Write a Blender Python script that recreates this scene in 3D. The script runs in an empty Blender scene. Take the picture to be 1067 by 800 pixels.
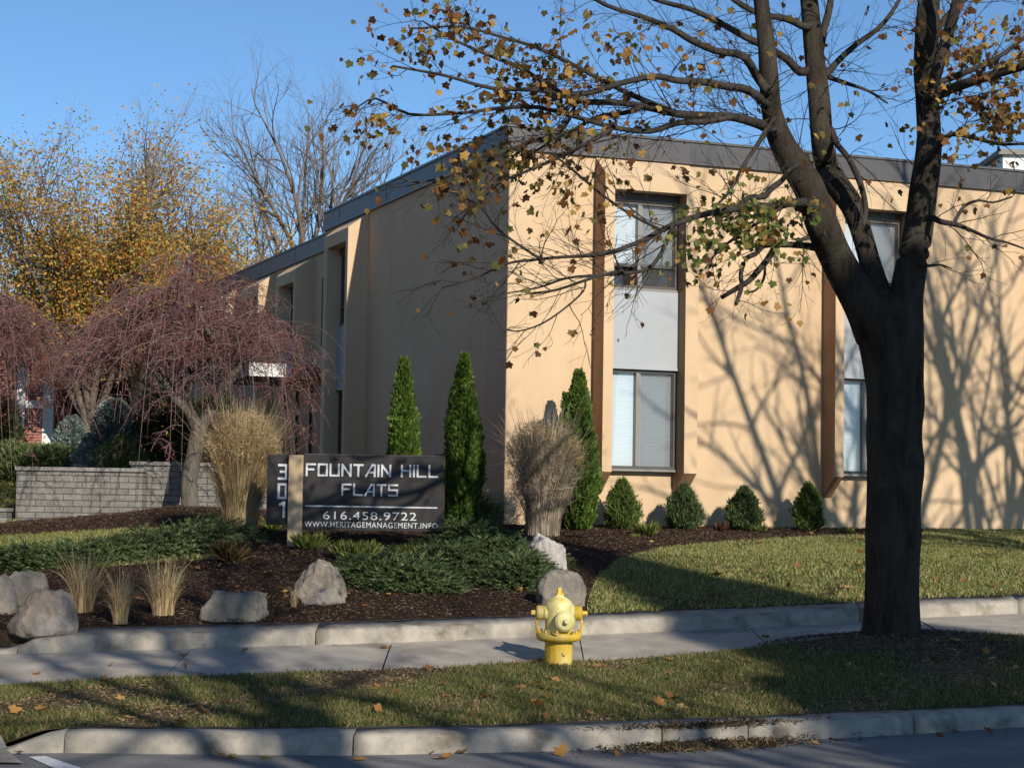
import bpy, math, random
import numpy as np
from mathutils import Vector, Matrix
rnd = random.Random(7)
rng = np.random.default_rng(11)
sc = bpy.context.scene
COL = sc.collection
# ---------------------------------------------------------------- camera
F, EYE, PITCH, ROLL = 2050.0, 1.8, math.atan(122/2050.0), 0.016
cF = Vector((0, math.cos(PITCH), math.sin(PITCH)))
u0 = Vector((0, -math.sin(PITCH), math.cos(PITCH))); r0 = Vector((1, 0, 0))
cR = r0*math.cos(ROLL) + u0*math.sin(ROLL)
cU = -r0*math.sin(ROLL) + u0*math.cos(ROLL)
cam = bpy.data.cameras.new('camera'); camo = bpy.data.objects.new('camera', cam); COL.objects.link(camo)
M = Matrix((cR, cU, -cF)).transposed().to_4x4(); M.translation = Vector((0, 0, EYE)); camo.matrix_world = M
cam.sensor_fit = 'HORIZONTAL'; cam.sensor_width = 36; cam.lens = F/1067*36; cam.clip_end = 6000; cam.clip_start = .1
sc.camera = camo
# ---------------------------------------------------------------- sky, sun, exposure
SUN_EL = math.radians(26); SV = Vector((.4305, -.9026, 0)).normalized()
W = bpy.data.worlds.new('World'); sc.world = W; W.use_nodes = True
wn = W.node_tree.nodes; bg = wn['Background']
sky = wn.new('ShaderNodeTexSky'); sky.sky_type = 'NISHITA'; sky.sun_disc = False
sky.sun_elevation = SUN_EL; sky.sun_rotation = math.atan2(SV.x, SV.y)
sky.air_density = .8; sky.dust_density = .1; sky.ozone_density = 4.0; sky.altitude = 200
tint = wn.new('ShaderNodeMix'); tint.data_type = 'RGBA'; tint.blend_type = 'MULTIPLY'; tint.inputs[0].default_value = 1; tint.inputs[7].default_value = (.86, 1.0, 1.05, 1)
W.node_tree.links.new(sky.outputs[0], tint.inputs[6]); W.node_tree.links.new(tint.outputs[2], bg.inputs[0]); bg.inputs[1].default_value = .122
sl = bpy.data.lights.new('sun', 'SUN'); so = bpy.data.objects.new('sun', sl); COL.objects.link(so)
sl.energy = 5.0; sl.angle = math.radians(.53); sl.color = (1, .92, .80)
sdir = Vector((SV.x*math.cos(SUN_EL), SV.y*math.cos(SUN_EL), math.sin(SUN_EL)))
so.rotation_euler = sdir.to_track_quat('Z', 'Y').to_euler(); so.location = sdir*60
vs = sc.view_settings; vs.view_transform = 'Standard'; vs.look = 'None'; vs.exposure = 0.0; vs.gamma = 1; vs.use_curve_mapping = False
sc.render.engine = 'CYCLES'; sc.cycles.max_bounces = 6; sc.cycles.transparent_max_bounces = 16
# ---------------------------------------------------------------- measuring the photograph
def ray(px, py):
    return (cF + cR*((px-533.5)/F) - cU*((py-400)/F))
def at(px, py, Y):                      # point at depth Y seen at photo pixel
    d = ray(px, py); return Vector((0, 0, EYE)) + d*(Y/d.y)
def atz(px, py, z):
    d = ray(px, py); return Vector((0, 0, EYE)) + d*((z-EYE)/d.z)
def proj(p):
    v = Vector(p)-Vector((0, 0, EYE)); w = v.dot(cF); return 533.5+F*v.dot(cR)/w, 400-F*v.dot(cU)/w
def curve(pts, sl=.386):
    w = sorted([tuple(atz(*p)) for p in pts])
    x = [p[0] for p in w]; y = [p[1] for p in w]; z = [p[2] for p in w]
    x = [x[0]-60]+x+[x[-1]+60]; y = [y[0]-60*sl*.6]+y+[y[-1]+60*sl]; z = [z[0]]+z+[z[-1]]
    return np.array(x), np.array(y), np.array(z)
K1 = curve([(66,784,0),(236,786,0),(360,787,0),(500,784,0),(620,781,0),(760,775,0),(910,767,0),(1067,757,0)])
K2 = curve([(67,758,.15),(236,757.8,.15),(360,757.6,.15),(500,755.5,.15),(618,752,.15),(777,746,.15),(860,742.5,.15),(955,739,.15),(1067,734,.15)])
K3 = curve([(0,715,.2),(135,707,.22),(236,703.6,.24),(320,700,.26),(628,688,.30),(736,682,.36),(860,674,.42),(981,665.5,.5),(1067,662,.52)])
K4 = curve([(15,681,.32),(101,678,.34),(360,671.6,.40),(736,656,.48),(860,650,.53),(957,644,.60),(1067,639.5,.64)])
def cy(K, X): return float(np.interp(X, K[0], K[1]))
def cz(K, X): return float(np.interp(X, K[0], K[2]))
C0 = Vector((-.09, 29.7, 0)); AX = Vector((math.cos(math.radians(21.1)), math.sin(math.radians(21.1)), 0)); BX = Vector((-AX.y, AX.x, 0))
ZTOP, ZFAS, ZTOP2, ZFAS2, ZG = 7.52, 7.16, 7.20, 6.86, 1.45
def smooth(a, b, x):
    t = np.clip((x-a)/(b-a), 0, 1); return t*t*(3-2*t)
def H(X, Y):                            # ground height, arrays or scalars
    X = np.asarray(X, float); Y = np.asarray(Y, float)
    k1 = np.interp(X, K1[0], K1[1]); k2 = np.interp(X, K2[0], K2[1]); k3 = np.interp(X, K3[0], K3[1]); k4 = np.interp(X, K4[0], K4[1])
    z3 = np.interp(X, K3[0], K3[2]); z4 = np.interp(X, K4[0], K4[2])
    k6 = k4+.34; z6 = z4+.20
    y7 = np.maximum(25.0, k6+1.2); z7 = np.interp(X, [-12, -6, -3, 4, 9, 14], [1.0, 1.05, 1.18, 1.12, 1.1, 1.2])
    y8 = np.where(X > -.09, 29.7+.386*(X+.09), 29.7); y8 = np.maximum(y8, y7+.8)
    z8 = np.interp(X, [-12, -8, -6.3, -5.2, -3.6, -2, 0], [1.22, 1.27, 1.42, 1.62, 1.58, 1.48, 1.45])
    y9 = y8+3.4; z9 = np.interp(X, [-12, -8, -6.3, -5.2, -3], [1.30, 1.38, 1.54, 1.64, 1.48])
    def seg(a, za, b, zb): return za+(zb-za)*np.clip((Y-a)/np.maximum(b-a, .01), 0, 1)
    z = np.where(Y < k2, .15*smooth(k1-.02, k1+.05, Y), seg(k2, .15, k3, z3))
    z = z-.15*(1-smooth(-3.72, -3.15, X))*(X > -8.5)*np.exp(-np.clip(Y-k1-.2, 0, 9)/.5)*(Y > k1)  # dropped kerb at the driveway
    z = np.maximum(z, 0)
    z = np.where(Y >= k3, seg(k3, z3, k4, z4), z)
    z = np.where(Y >= k4, seg(k4, z4+.15, k6, z6), z)
    z = np.where(Y >= k6, seg(k6, z6, y7, z7), z)
    z = np.where(Y >= y7, seg(y7, z7, y8, z8), z)
    z = np.where(Y >= y8, seg(y8, z8, y9, z9), z)
    # ground held back by the block wall, and land rising behind
    ter = smooth(-8.0, -7.7, X)*smooth(-3.9, -4.2, X)*np.where(X < -6.05, smooth(32.2, 32.35, Y), smooth(32.6, 32.75, Y))
    z = np.where((ter > 0), z*(1-ter)+2.12*ter, z)
    lef = smooth(-7.7, -8.1, X)*smooth(32, 38, Y); z = z*(1-lef)+2.12*lef
    far = smooth(40, 46, Y); z = z*(1-far)+2.12*far
    return z
def Hs(x, y): return float(H(x, y))
def ground(px, py):                     # where the photo pixel meets the ground
    d = ray(px, py); t = 10.0
    while t < 90:
        p = Vector((0, 0, EYE))+d*t
        if p.z < Hs(p.x, p.y): break
        t += .02
    return Vector((p.x, p.y, Hs(p.x, p.y)))
# ---------------------------------------------------------------- object helpers
def tag(o, label=None, cat=None, group=None, kind=None):
    if label: o['label'] = label
    if cat: o['category'] = cat
    if group: o['group'] = group
    if kind: o['kind'] = kind
    return o
def thing(name, label, cat, loc, group=None):
    o = bpy.data.objects.new(name, None); COL.objects.link(o); o.location = loc; o.empty_display_size = .2
    return tag(o, label, cat, group)
def root_loc(p):
    v = Vector((0, 0, 0))
    while p is not None: v += p.location; p = p.parent
    return v
class MB:
    def __init__(s): s.v = []; s.f = []; s.m = []; s.mi = 0
    def add(s, vs, fs):
        n = len(s.v); s.v += [tuple(v) for v in vs]; s.f += [tuple(i+n for i in f) for f in fs]; s.m += [s.mi]*len(fs)
    def hexa(s, c):                      # eight corners: bottom loop, top loop
        s.add(c, [(3,2,1,0),(4,5,6,7),(0,1,5,4),(1,2,6,5),(2,3,7,6),(3,0,4,7)])
    def obox(s, O, A, B, a0, a1, b0, b1, z0, z1):
        c = []
        for z in (z0, z1):
            for a, b in ((a0, b0), (a1, b0), (a1, b1), (a0, b1)):
                p = O+A*a+B*b; c.append((p.x, p.y, z))
        s.hexa(c)
    def tube(s, pts, rad, n=6, cap=True):
        base = len(s.v); pts = [Vector(p) for p in pts]; ref = Vector((.31, .52, .79)); m = len(pts)
        for i, p in enumerate(pts):
            t = (pts[min(i+1, m-1)]-pts[max(i-1, 0)])
            if t.length < 1e-6: t = Vector((0, 0, 1))
            t.normalize(); x = t.cross(ref)
            if x.length < .1: x = t.cross(Vector((1, 0, 0)))
            x.normalize(); y = t.cross(x); ref = -y if False else ref
            for k in range(n):
                a = 2*math.pi*k/n; q = p+(x*math.cos(a)+y*math.sin(a))*rad[i]; s.v.append((q.x, q.y, q.z))
        for i in range(m-1):
            for k in range(n):
                a = base+i*n+k; b = base+i*n+(k+1) % n; s.f.append((a, b, b+n, a+n)); s.m.append(s.mi)
        if cap:
            s.f.append(tuple(base+(n-1-k) for k in range(n))); s.f.append(tuple(base+(m-1)*n+k for k in range(n))); s.m += [s.mi]*2
    def lathe(s, c, prof, n=24, axis=None):
        c = Vector(c); ax = Vector(axis).normalized() if axis else Vector((0, 0, 1))
        x = ax.orthogonal().normalized() if axis else Vector((1, 0, 0)); y = ax.cross(x); base = len(s.v)
        for r, h in prof:
            for k in range(n):
                a = 2*math.pi*k/n; q = c+ax*h+(x*math.cos(a)+y*math.sin(a))*r; s.v.append(tuple(q))
        m = len(prof)
        for i in range(m-1):
            for k in range(n):
                a = base+i*n+k; b = base+i*n+(k+1) % n; s.f.append((a, b, b+n, a+n)); s.m.append(s.mi)
        s.f.append(tuple(base+(n-1-k) for k in range(n))); s.f.append(tuple(base+(m-1)*n+k for k in range(n))); s.m += [s.mi]*2
    def build(s, name, mat, parent=None, smooth_=False, bevel=0, loc=None):
        off = root_loc(parent) if parent else Vector(loc or (0, 0, 0))
        me = bpy.data.meshes.new(name); me.from_pydata([(v[0]-off.x, v[1]-off.y, v[2]-off.z) for v in s.v], [], s.f)
        for m_ in (mat if isinstance(mat, (list, tuple)) else [mat]): me.materials.append(m_)
        if max(s.m or [0]): me.polygons.foreach_set('material_index', s.m)
        if smooth_: me.polygons.foreach_set('use_smooth', [True]*len(me.polygons))
        me.update(); o = bpy.data.objects.new(name, me); COL.objects.link(o)
        if parent: o.parent = parent
        else: o.location = off
        if bevel:
            b = o.modifiers.new('bevel', 'BEVEL'); b.width = bevel; b.segments = 2; b.limit_method = 'ANGLE'
        return o
def np_mesh(name, V, Fc, mat, parent=None, loc=None, smooth_=False):
    off = root_loc(parent) if parent else Vector(loc or (0, 0, 0))
    V = np.asarray(V, np.float32)-np.array(off, np.float32); Fc = np.asarray(Fc, np.int32)
    me = bpy.data.meshes.new(name); me.vertices.add(len(V)); me.vertices.foreach_set('co', V.ravel())
    k = Fc.shape[1]; me.loops.add(Fc.size); me.loops.foreach_set('vertex_index', Fc.ravel())
    me.polygons.add(len(Fc)); me.polygons.foreach_set('loop_start', np.arange(0, Fc.size, k, dtype=np.int32))
    me.polygons.foreach_set('loop_total', np.full(len(Fc), k, np.int32))
    if smooth_: me.polygons.foreach_set('use_smooth', np.ones(len(Fc), bool))
    me.update(calc_edges=True); me.materials.append(mat)
    o = bpy.data.objects.new(name, me); COL.objects.link(o)
    if parent: o.parent = parent
    else: o.location = off
    return o
# templates for leaves: (verts, triangles), length along y, normal z
_h = [(.18,-.04,.02),(.46,-.07,.07),(.43,.17,.03),(.66,.40,.09),(.50,.54,.05),(.30,.58,.01),(.24,.80,.04)]
_m = [(0,0,0)]+_h+[(0,1.0,.07)]+[(-x,y,z) for x, y, z in _h[::-1]]
MAPLE = (np.array(_m+[(0,.38,-.05)], float), np.array([(len(_m), i, (i+1) % len(_m)) for i in range(len(_m))]))
OVAL = (np.array([(0,0,0),(.28,.4,.06),(0,1,0),(-.28,.4,.06),(0,.45,-.04)], float), np.array([(4,0,1),(4,1,2),(4,2,3),(4,3,0)]))
SPRAY = (np.array([(0,0,0),(.3,.35,.05),(.12,.5,0),(.34,.75,.05),(0,1.05,0),(-.3,.8,.05),(-.12,.55,0),(-.32,.4,.05)], float), np.array([(0,1,2),(2,3,4),(4,5,6),(6,7,0),(0,2,6),(2,4,6)]))
NEEDLE = (np.array([(-.07,0,0),(.07,0,0),(0,1,0)], float), np.array([(0,1,2)]))
def nrm(a): return a/np.maximum(np.linalg.norm(a, axis=1, keepdims=True), 1e-9)
def cards(tpl, P, D, size, jit=.0, width=None, up=None):
    """stamp a template at P (N,3), long axis D (N,3)"""
    P = np.asarray(P, float); N = len(P); D = nrm(np.asarray(D, float)+rng.normal(0, jit+1e-6, (N, 3)))
    r = rng.normal(0, 1, (N, 3)) if up is None else np.asarray(up)+rng.normal(0, .35, (N, 3))
    X = nrm(np.cross(D, r)); Z = np.cross(X, D); tv, tf = tpl
    size = np.broadcast_to(np.asarray(size, float), (N,)); w = size if width is None else np.broadcast_to(np.asarray(width, float), (N,))
    V = P[:, None, :]+tv[None, :, 0, None]*X[:, None, :]*w[:, None, None]+tv[None, :, 1, None]*D[:, None, :]*size[:, None, None]+tv[None, :, 2, None]*Z[:, None, :]*size[:, None, None]
    Fc = tf[None]+(np.arange(N)*len(tv))[:, None, None]
    return V.reshape(-1, 3), Fc.reshape(-1, tf.shape[1])
def join(parts):
    V = []; Fc = []; n = 0
    for v, f in parts: V.append(v); Fc.append(f+n); n += len(v)
    return np.concatenate(V), np.concatenate(Fc)
# ---------------------------------------------------------------- materials
def mat(name, col, rough=.85, spec=.3, metal=0):
    m = bpy.data.materials.new(name); m.use_nodes = True; b = m.node_tree.nodes['Principled BSDF']
    b.inputs['Base Color'].default_value = (*col, 1); b.inputs['Roughness'].default_value = rough
    b.inputs['Specular IOR Level'].default_value = spec; b.inputs['Metallic'].default_value = metal
    return m
class N:
    def __init__(s, m): s.t = m.node_tree; s.b = s.t.nodes['Principled BSDF']; s.out = s.t.nodes['Material Output']; s.tc = s.n('ShaderNodeTexCoord')
    def n(s, k, **kw):
        x = s.t.nodes.new(k)
        for a, v in kw.items(): setattr(x, a, v)
        return x
    def l(s, a, b): s.t.links.new(a, b)
    def noise(s, scale, detail=4, rough=.6, stretch=None, coord='Object'):
        x = s.n('ShaderNodeTexNoise'); x.inputs['Scale'].default_value = scale; x.inputs['Detail'].default_value = detail; x.inputs['Roughness'].default_value = rough
        src = s.tc.outputs[coord] if isinstance(coord, str) else coord
        if stretch:
            mp = s.n('ShaderNodeMapping'); mp.inputs['Scale'].default_value = stretch; s.l(src, mp.inputs[0]); src = mp.outputs[0]
        s.l(src, x.inputs['Vector']); return x.outputs['Fac']
    def ramp(s, fac, stops, interp='LINEAR'):
        r = s.n('ShaderNodeValToRGB'); e = r.color_ramp.elements; r.color_ramp.interpolation = interp
        while len(e) < len(stops): e.new(.5)
        for i, (p, c) in enumerate(stops): e[i].position = p; e[i].color = (*c, 1) if len(c) == 3 else c
        s.l(fac, r.inputs[0]); return r.outputs[0]
    def mix(s, f, a, b, mode='MIX'):
        x = s.n('ShaderNodeMix', data_type='RGBA', blend_type=mode)
        for sock, v in ((x.inputs[0], f), (x.inputs[6], a), (x.inputs[7], b)):
            if hasattr(v, 'links'): s.l(v, sock)
            elif isinstance(v, (int, float)): sock.default_value = v
            else: sock.default_value = (*v, 1)
        return x.outputs[2]
    def base(s, c): s.l(c, s.b.inputs['Base Color'])
    def bump(s, h, st=.3, dist=.02):
        x = s.n('ShaderNodeBump'); x.inputs['Strength'].default_value = st; x.inputs['Distance'].default_value = dist
        s.l(h, x.inputs['Height']); s.l(x.outputs[0], s.b.inputs['Normal']); return x
def rough_mat(name, c1, c2, scale, rough=.9, spec=.2, bump=.3, bscale=None, dist=.02, c3=None, s3=1.0, stretch=None, lo=.35, hi=.65):
    m = mat(name, c1, rough, spec); n = N(m)
    c = n.ramp(n.noise(scale, 6, .65, stretch), [(lo, c1), (hi, c2)])
    if c3: c = n.mix(n.ramp(n.noise(s3, 4, .6), [(.5, (0,0,0)), (.68, (1,1,1))]), c, c3)
    n.base(c)
    if bump: n.bump(n.noise(bscale or scale*4, 6, .7, stretch), bump, dist)
    return m
def leaf_mat(name, stops, trans=.35, rough=.6, spec=.25):
    m = mat(name, stops[0][1], rough, spec); n = N(m); g = n.n('ShaderNodeNewGeometry')
    c = n.ramp(g.outputs['Random Per Island'], stops); n.base(c)
    if trans:
        t = n.n('ShaderNodeBsdfTranslucent'); n.l(c, t.inputs[0]); mx = n.n('ShaderNodeMixShader'); mx.inputs[0].default_value = trans
        n.l(n.b.outputs[0], mx.inputs[1]); n.l(t.outputs[0], mx.inputs[2]); n.l(mx.outputs[0], n.out.inputs[0])
    return m
# ================================================================ materials of the setting
M_asphalt = rough_mat('asphalt', (.15,.147,.142), (.26,.253,.24), 45, .9, .15, .7, 160, .012, (.28,.27,.25), 1.2)
M_walk = rough_mat('walk_concrete', (.34,.305,.25), (.46,.41,.345), 3, .9, .2, .5, 90, .008, (.26,.225,.185), 1.3)
M_kerb = rough_mat('kerb_concrete', (.29,.26,.215), (.44,.395,.325), 5, .9, .2, .6, 60, .014, (.17,.145,.11), 3.2)
M_soil = rough_mat('soil', (.05,.034,.022), (.11,.08,.052), 14, .95, .1, .8, 50, .03)
M_paint = rough_mat('road_paint', (.55,.55,.53), (.8,.8,.78), 30, .7, .3, .2)
def stucco():
    m = mat('peach_stucco', (.6,.4,.2), .9, .15); n = N(m)
    a = n.ramp(n.noise(.9, 5, .6), [(.35, (.60,.43,.265)), (.65, (.665,.485,.305))])
    b = n.ramp(n.noise(1.0, 4, .6, (3.5, 3.5, .18)), [(.42, (0,0,0)), (.75, (.24,.24,.24))])
    n.base(n.mix(b, a, (.42,.31,.20))); n.bump(n.noise(140, 6, .8), .35, .006); return m
M_stucco = stucco()
M_brown = rough_mat('brown_fin_side', (.32,.195,.11), (.38,.235,.14), 3, .9, .15, .3, 140, .006)  # browner and darker than the fronts; fin sides and undersides only
M_fascia = rough_mat('fascia_metal', (.055,.053,.056), (.072,.07,.073), 1.5, .45, .5, .05, 20, .003, stretch=(1,1,.2))
M_coping = mat('coping_metal', (.085,.083,.085), .4, .5)
M_roof = rough_mat('roof_gravel', (.12,.115,.11), (.2,.19,.18), 20)
M_spandrel = rough_mat('spandrel_panel', (.36,.385,.40), (.39,.415,.43), 2, .5, .4, .05, 20, .002)
M_frame = mat('bronze_window_frame', (.085,.075,.065), .4, .5)
M_frame_lt = mat('aluminium_track', (.24,.225,.205), .4, .5)
def glass():
    m = mat('window_glass', (.02,.02,.02)); n = N(m)
    g = n.n('ShaderNodeBsdfGlossy'); g.inputs['Roughness'].default_value = .02; g.inputs[0].default_value = (.9,.95,1,1)
    t = n.n('ShaderNodeBsdfTransparent'); t.inputs[0].default_value = (.9,.93,.93,1)
    fr = n.n('ShaderNodeFresnel'); fr.inputs[0].default_value = 1.6
    ma = n.n('ShaderNodeMath', operation='MULTIPLY_ADD'); ma.inputs[1].default_value = 1.2; ma.inputs[2].default_value = .03; n.l(fr.outputs[0], ma.inputs[0])
    mx = n.n('ShaderNodeMixShader'); n.l(ma.outputs[0], mx.inputs[0]); n.l(t.outputs[0], mx.inputs[1]); n.l(g.outputs[0], mx.inputs[2]); n.l(mx.outputs[0], n.out.inputs[0]); return m
M_glass = glass()
def screen_mat():
    m = mat('insect_screen', (.1,.1,.1), .8); n = N(m); t = n.n('ShaderNodeBsdfTransparent')
    mx = n.n('ShaderNodeMixShader'); mx.inputs[0].default_value = .42; n.l(t.outputs[0], mx.inputs[1]); n.l(n.b.outputs[0], mx.inputs[2]); n.l(mx.outputs[0], n.out.inputs[0]); return m
M_screen = screen_mat()
def blind_mat():
    m = mat('window_blind', (.8,.8,.8), .6); n = N(m)
    w = n.n('ShaderNodeTexWave', wave_type='BANDS', bands_direction='Z'); w.inputs['Scale'].default_value = 9.5; w.inputs['Distortion'].default_value = .3; w.inputs['Detail'].default_value = 1
    n.l(n.tc.outputs['Object'], w.inputs[0]); n.base(n.ramp(w.outputs['Fac'], [(.0, (.48,.51,.55)), (.3, (.58,.62,.67)), (1, (.61,.655,.70))])); n.bump(w.outputs['Fac'], .25, .006); return m
M_blind = blind_mat()
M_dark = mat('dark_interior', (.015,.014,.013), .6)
M_carton = mat('tan_carton', (.42,.22,.08), .8)
M_white = rough_mat('white_fascia', (.66,.66,.64), (.8,.8,.78), 8, .5, .3, .1)
# ================================================================ ground
def sheet(name, Xs, ylo, yhi, ny, mt, dz=0.0, noise=0.0, kind='structure', hf=H, attr=None):
    nx = len(Xs); tt = np.linspace(0, 1, ny); X = np.repeat(Xs[:, None], ny, 1); Y = ylo[:, None]+(yhi-ylo)[:, None]*tt[None]
    Z = hf(X, Y)+dz
    if noise: Z = Z+noise*(np.sin(X*7.3+Y*3.1)*np.sin(Y*6.1-X*2.3)*.5+np.sin(X*1.9)*np.cos(Y*2.7)*.6+rng.normal(0, .25, X.shape))
    V = np.stack([X, Y, Z], -1).reshape(-1, 3); i = np.arange(nx-1)[:, None]*ny+np.arange(ny-1)[None]; i = i.ravel()
    o = np_mesh(name, V, np.stack([i, i+ny, i+ny+1, i+1], 1), mt, smooth_=True)
    if attr is not None:
        a = o.data.attributes.new('bed', 'FLOAT', 'POINT'); a.data.foreach_set('value', attr(X.ravel(), Y.ravel(), Z.ravel()).astype(np.float32))
    return tag(o, kind=kind)
def cyv(K, X): return np.interp(X, K[0], K[1])
XL, XR = -26.0, 30.0
# far terrain: one big sheet to the horizon, slightly under everything
def far_h(X, Y):
    return np.where(Y < 26, -.6, np.where(Y < 46, .55, 2.02))
V = []; Fc = []
gx = np.array([-3000, -600, -120, -40, -20, -8, 0, 8, 20, 40, 120, 600, 3000.]); gy = np.array([-3000, -300, -60, -25, 0, 25.9, 26.1, 33, 44.5, 45.8, 70, 160, 600, 3000.])
GX, GY = np.meshgrid(gx, gy, indexing='ij'); i = (np.arange(len(gx)-1)[:, None]*len(gy)+np.arange(len(gy)-1)[None]).ravel()
M_far = rough_mat('far_grass', (.055,.075,.022), (.09,.10,.035), .4, .95, .1, .3, 6, .05)
tag(np_mesh('ground', np.stack([GX, GY, far_h(GX, GY)], -1).reshape(-1, 3), np.stack([i, i+len(gy), i+len(gy)+1, i+1], 1), M_far), kind='structure')
Xs = np.arange(XL, XR, .25)
sheet('road', np.arange(-80, 80, 1.0), np.full(160, -.6)-.0*np.arange(160), cyv(K1, np.arange(-80, 80, 1.0))+.03, 3, M_asphalt, hf=lambda X, Y: X*0)
# road paint mark at lower left
mb = MB(); a, b, c, d = atz(30, 788, .006), atz(47, 787, .006), atz(104, 806, .006), atz(80, 810, .006)
mb.add([a, b, c, d], [(0, 3, 2, 1)]); tag(mb.build('road_marking', M_paint), kind='structure')
# far pavement and verge behind the camera (trees stand here)
sheet('verge', np.arange(-80, 80, 2.0), np.full(80, -40.), np.full(80, -.6), 3, M_far, hf=lambda X, Y: X*0+.1)
# driveway at far left
DXR = lambda Y: -3.44-.42*(Y-13.75)
# kerb of the street, rounded, in segments
def kerb(name, fr, bk, joints, xa, xb, z0f, hgt, back_rise=.0, droop=None):
    mb = MB(); J = [xa]+sorted(j for j in joints if xa < j < xb)+[xb]
    for a, b in zip(J[:-1], J[1:]):
        xs = np.linspace(a+.006, b-.006, max(3, int((b-a)/.12))); rows = []
        for x in xs:
            yf = fr(x); yb = bk(x); z0 = z0f(x); h = hgt+rnd.uniform(-.003, .003); wob = rnd.uniform(-.003, .003)
            dr = 1 if droop is None else droop(x)
            h2 = max(.015, h*dr)
            rows.append([(x, yf+wob, z0-.08), (x, yf+.01+wob, z0+h2*.6), (x, yf+.03+wob, z0+h2*.86), (x, yf+.07, z0+h2*.98), (x, yf+.13, z0+h2), (x, yb, z0+h2+back_rise*dr), (x, yb+.01, z0-.1)])
        n = len(rows[0]); vs = [p for r in rows for p in r]
        fs = [(i*n+k, (i+1)*n+k, (i+1)*n+k+1, i*n+k+1) for i in range(len(rows)-1) for k in range(n-1)]
        fs += [tuple(range(n)), tuple(range((len(rows)-1)*n+n-1, (len(rows)-1)*n-1, -1))]
        mb.add(vs, fs)
    return tag(mb.build(name, M_kerb, smooth_=True), kind='structure')
xk1 = atz(66, 784, 0).x
kerb('kerb', lambda x: cy(K1, x), lambda x: max(cy(K2, x), cy(K1, x)+.2), [xk1, atz(368, 786, 0).x, atz(690, 778, 0).x, atz(780,774,0).x, atz(952, 764, 0).x, atz(1200, 745, 0).x, -12, -9, 10, 13, 16, 19, 22], XL, XR, lambda x: 0, .15,
     droop=lambda x: float(smooth(xk1-.55, xk1, x)) if x > -6 else (1.0 if x < -9 else .0))
xk4 = atz(17, 680, .33).x
kerb('kerb', lambda x: cy(K4, x), lambda x: cy(K4, x)+.34, [xk4, atz(328, 672, .4).x, atz(580, 662, .45).x, atz(895, 648, .55).x, atz(1064, 640, .64).x, 9.5, 12.5, 15.5, 18.5], XL, XR, lambda x: cz(K4, x), .155, .045,
     droop=lambda x: .25+.75*float(smooth(xk4-.1, xk4+.22, x)))
# sidewalk slabs
mb = MB(); jx = [atz(185, 690, .3).x+1.85*k for k in range(-14, 17)]
for a, b in zip(jx[:-1], jx[1:]):
    xs = np.linspace(a+.006, b-.006, 8); tl = rnd.uniform(-.004, .004)
    rows = []
    for x in xs:
        sx = lambda y: x+.25*(y-17)*0
        yf = cy(K3, x)-.02; yb = cy(K4, x)+.01
        rows.append([(x, yf, cz(K3, x)-.08)]+[(x, yf+(yb-yf)*t, cz(K3, x)+(cz(K4, x)-cz(K3, x))*t+.004+tl) for t in (0, .5, 1)])
    n = 4; mb.add([p for r in rows for p in r], [(i*n+k, (i+1)*n+k, (i+1)*n+k+1, i*n+k+1) for i in range(7) for k in range(3)])
tag(mb.build('sidewalk', M_walk, smooth_=False), kind='structure')
Xw = np.arange(XL, XR, .2)
sheet('sidewalk_joint_soil', Xw, cyv(K3, Xw)-.03, cyv(K4, Xw)-.005, 3, M_soil, dz=-.022)
# ---- strip between kerb and sidewalk: soil under grass
def wear(X, Y): return np.sin(X*1.7+.6)*np.cos(Y*1.3+X*.4)+.6*np.sin(X*4.1-Y*2.2)
TR = ground(928, 672)
def mound(X, Y):
    d = np.hypot((X-TR.x)/1.25, (Y-TR.y+.25)/.95); return .13*np.exp(-d**2*1.1)
M_strip = rough_mat('grass_soil', (.085,.07,.032), (.15,.115,.062), 9, .95, .1, .8, 60, .02, (.13,.09,.055), 1.1)
Xf = np.arange(-9, 12, .07); Xo = np.concatenate([np.arange(XL, -9, .5), Xf, np.arange(12, XR, .5)])
Hm = lambda X, Y: H(X, Y)+mound(X, Y)
sheet('verge_soil', Xo, np.maximum(cyv(K2, Xo), cyv(K1, Xo)+.2)-.02, cyv(K3, Xo)+.01, 36, M_strip, dz=.0, noise=.006, hf=Hm)
# ---- driveway sheet (concrete) at the left
ys = np.linspace(13.2, 24, 40)
V = []; 
for y in ys:
    xr = DXR(y); V += [(xr, y), (xr-1.5, y), (xr-3.4, y)]
V = np.array(V); Zd = H(V[:, 0], V[:, 1])
k1y = np.interp(V[:, 0], K1[0], K1[1]); Zd = Zd+.016
i = (np.arange(39)[:, None]*3+np.arange(2)[None]).ravel()
tag(np_mesh('driveway', np.column_stack([V, Zd]), np.stack([i, i+1, i+4, i+3], 1)[:, ::-1], M_walk), kind='structure')
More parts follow.
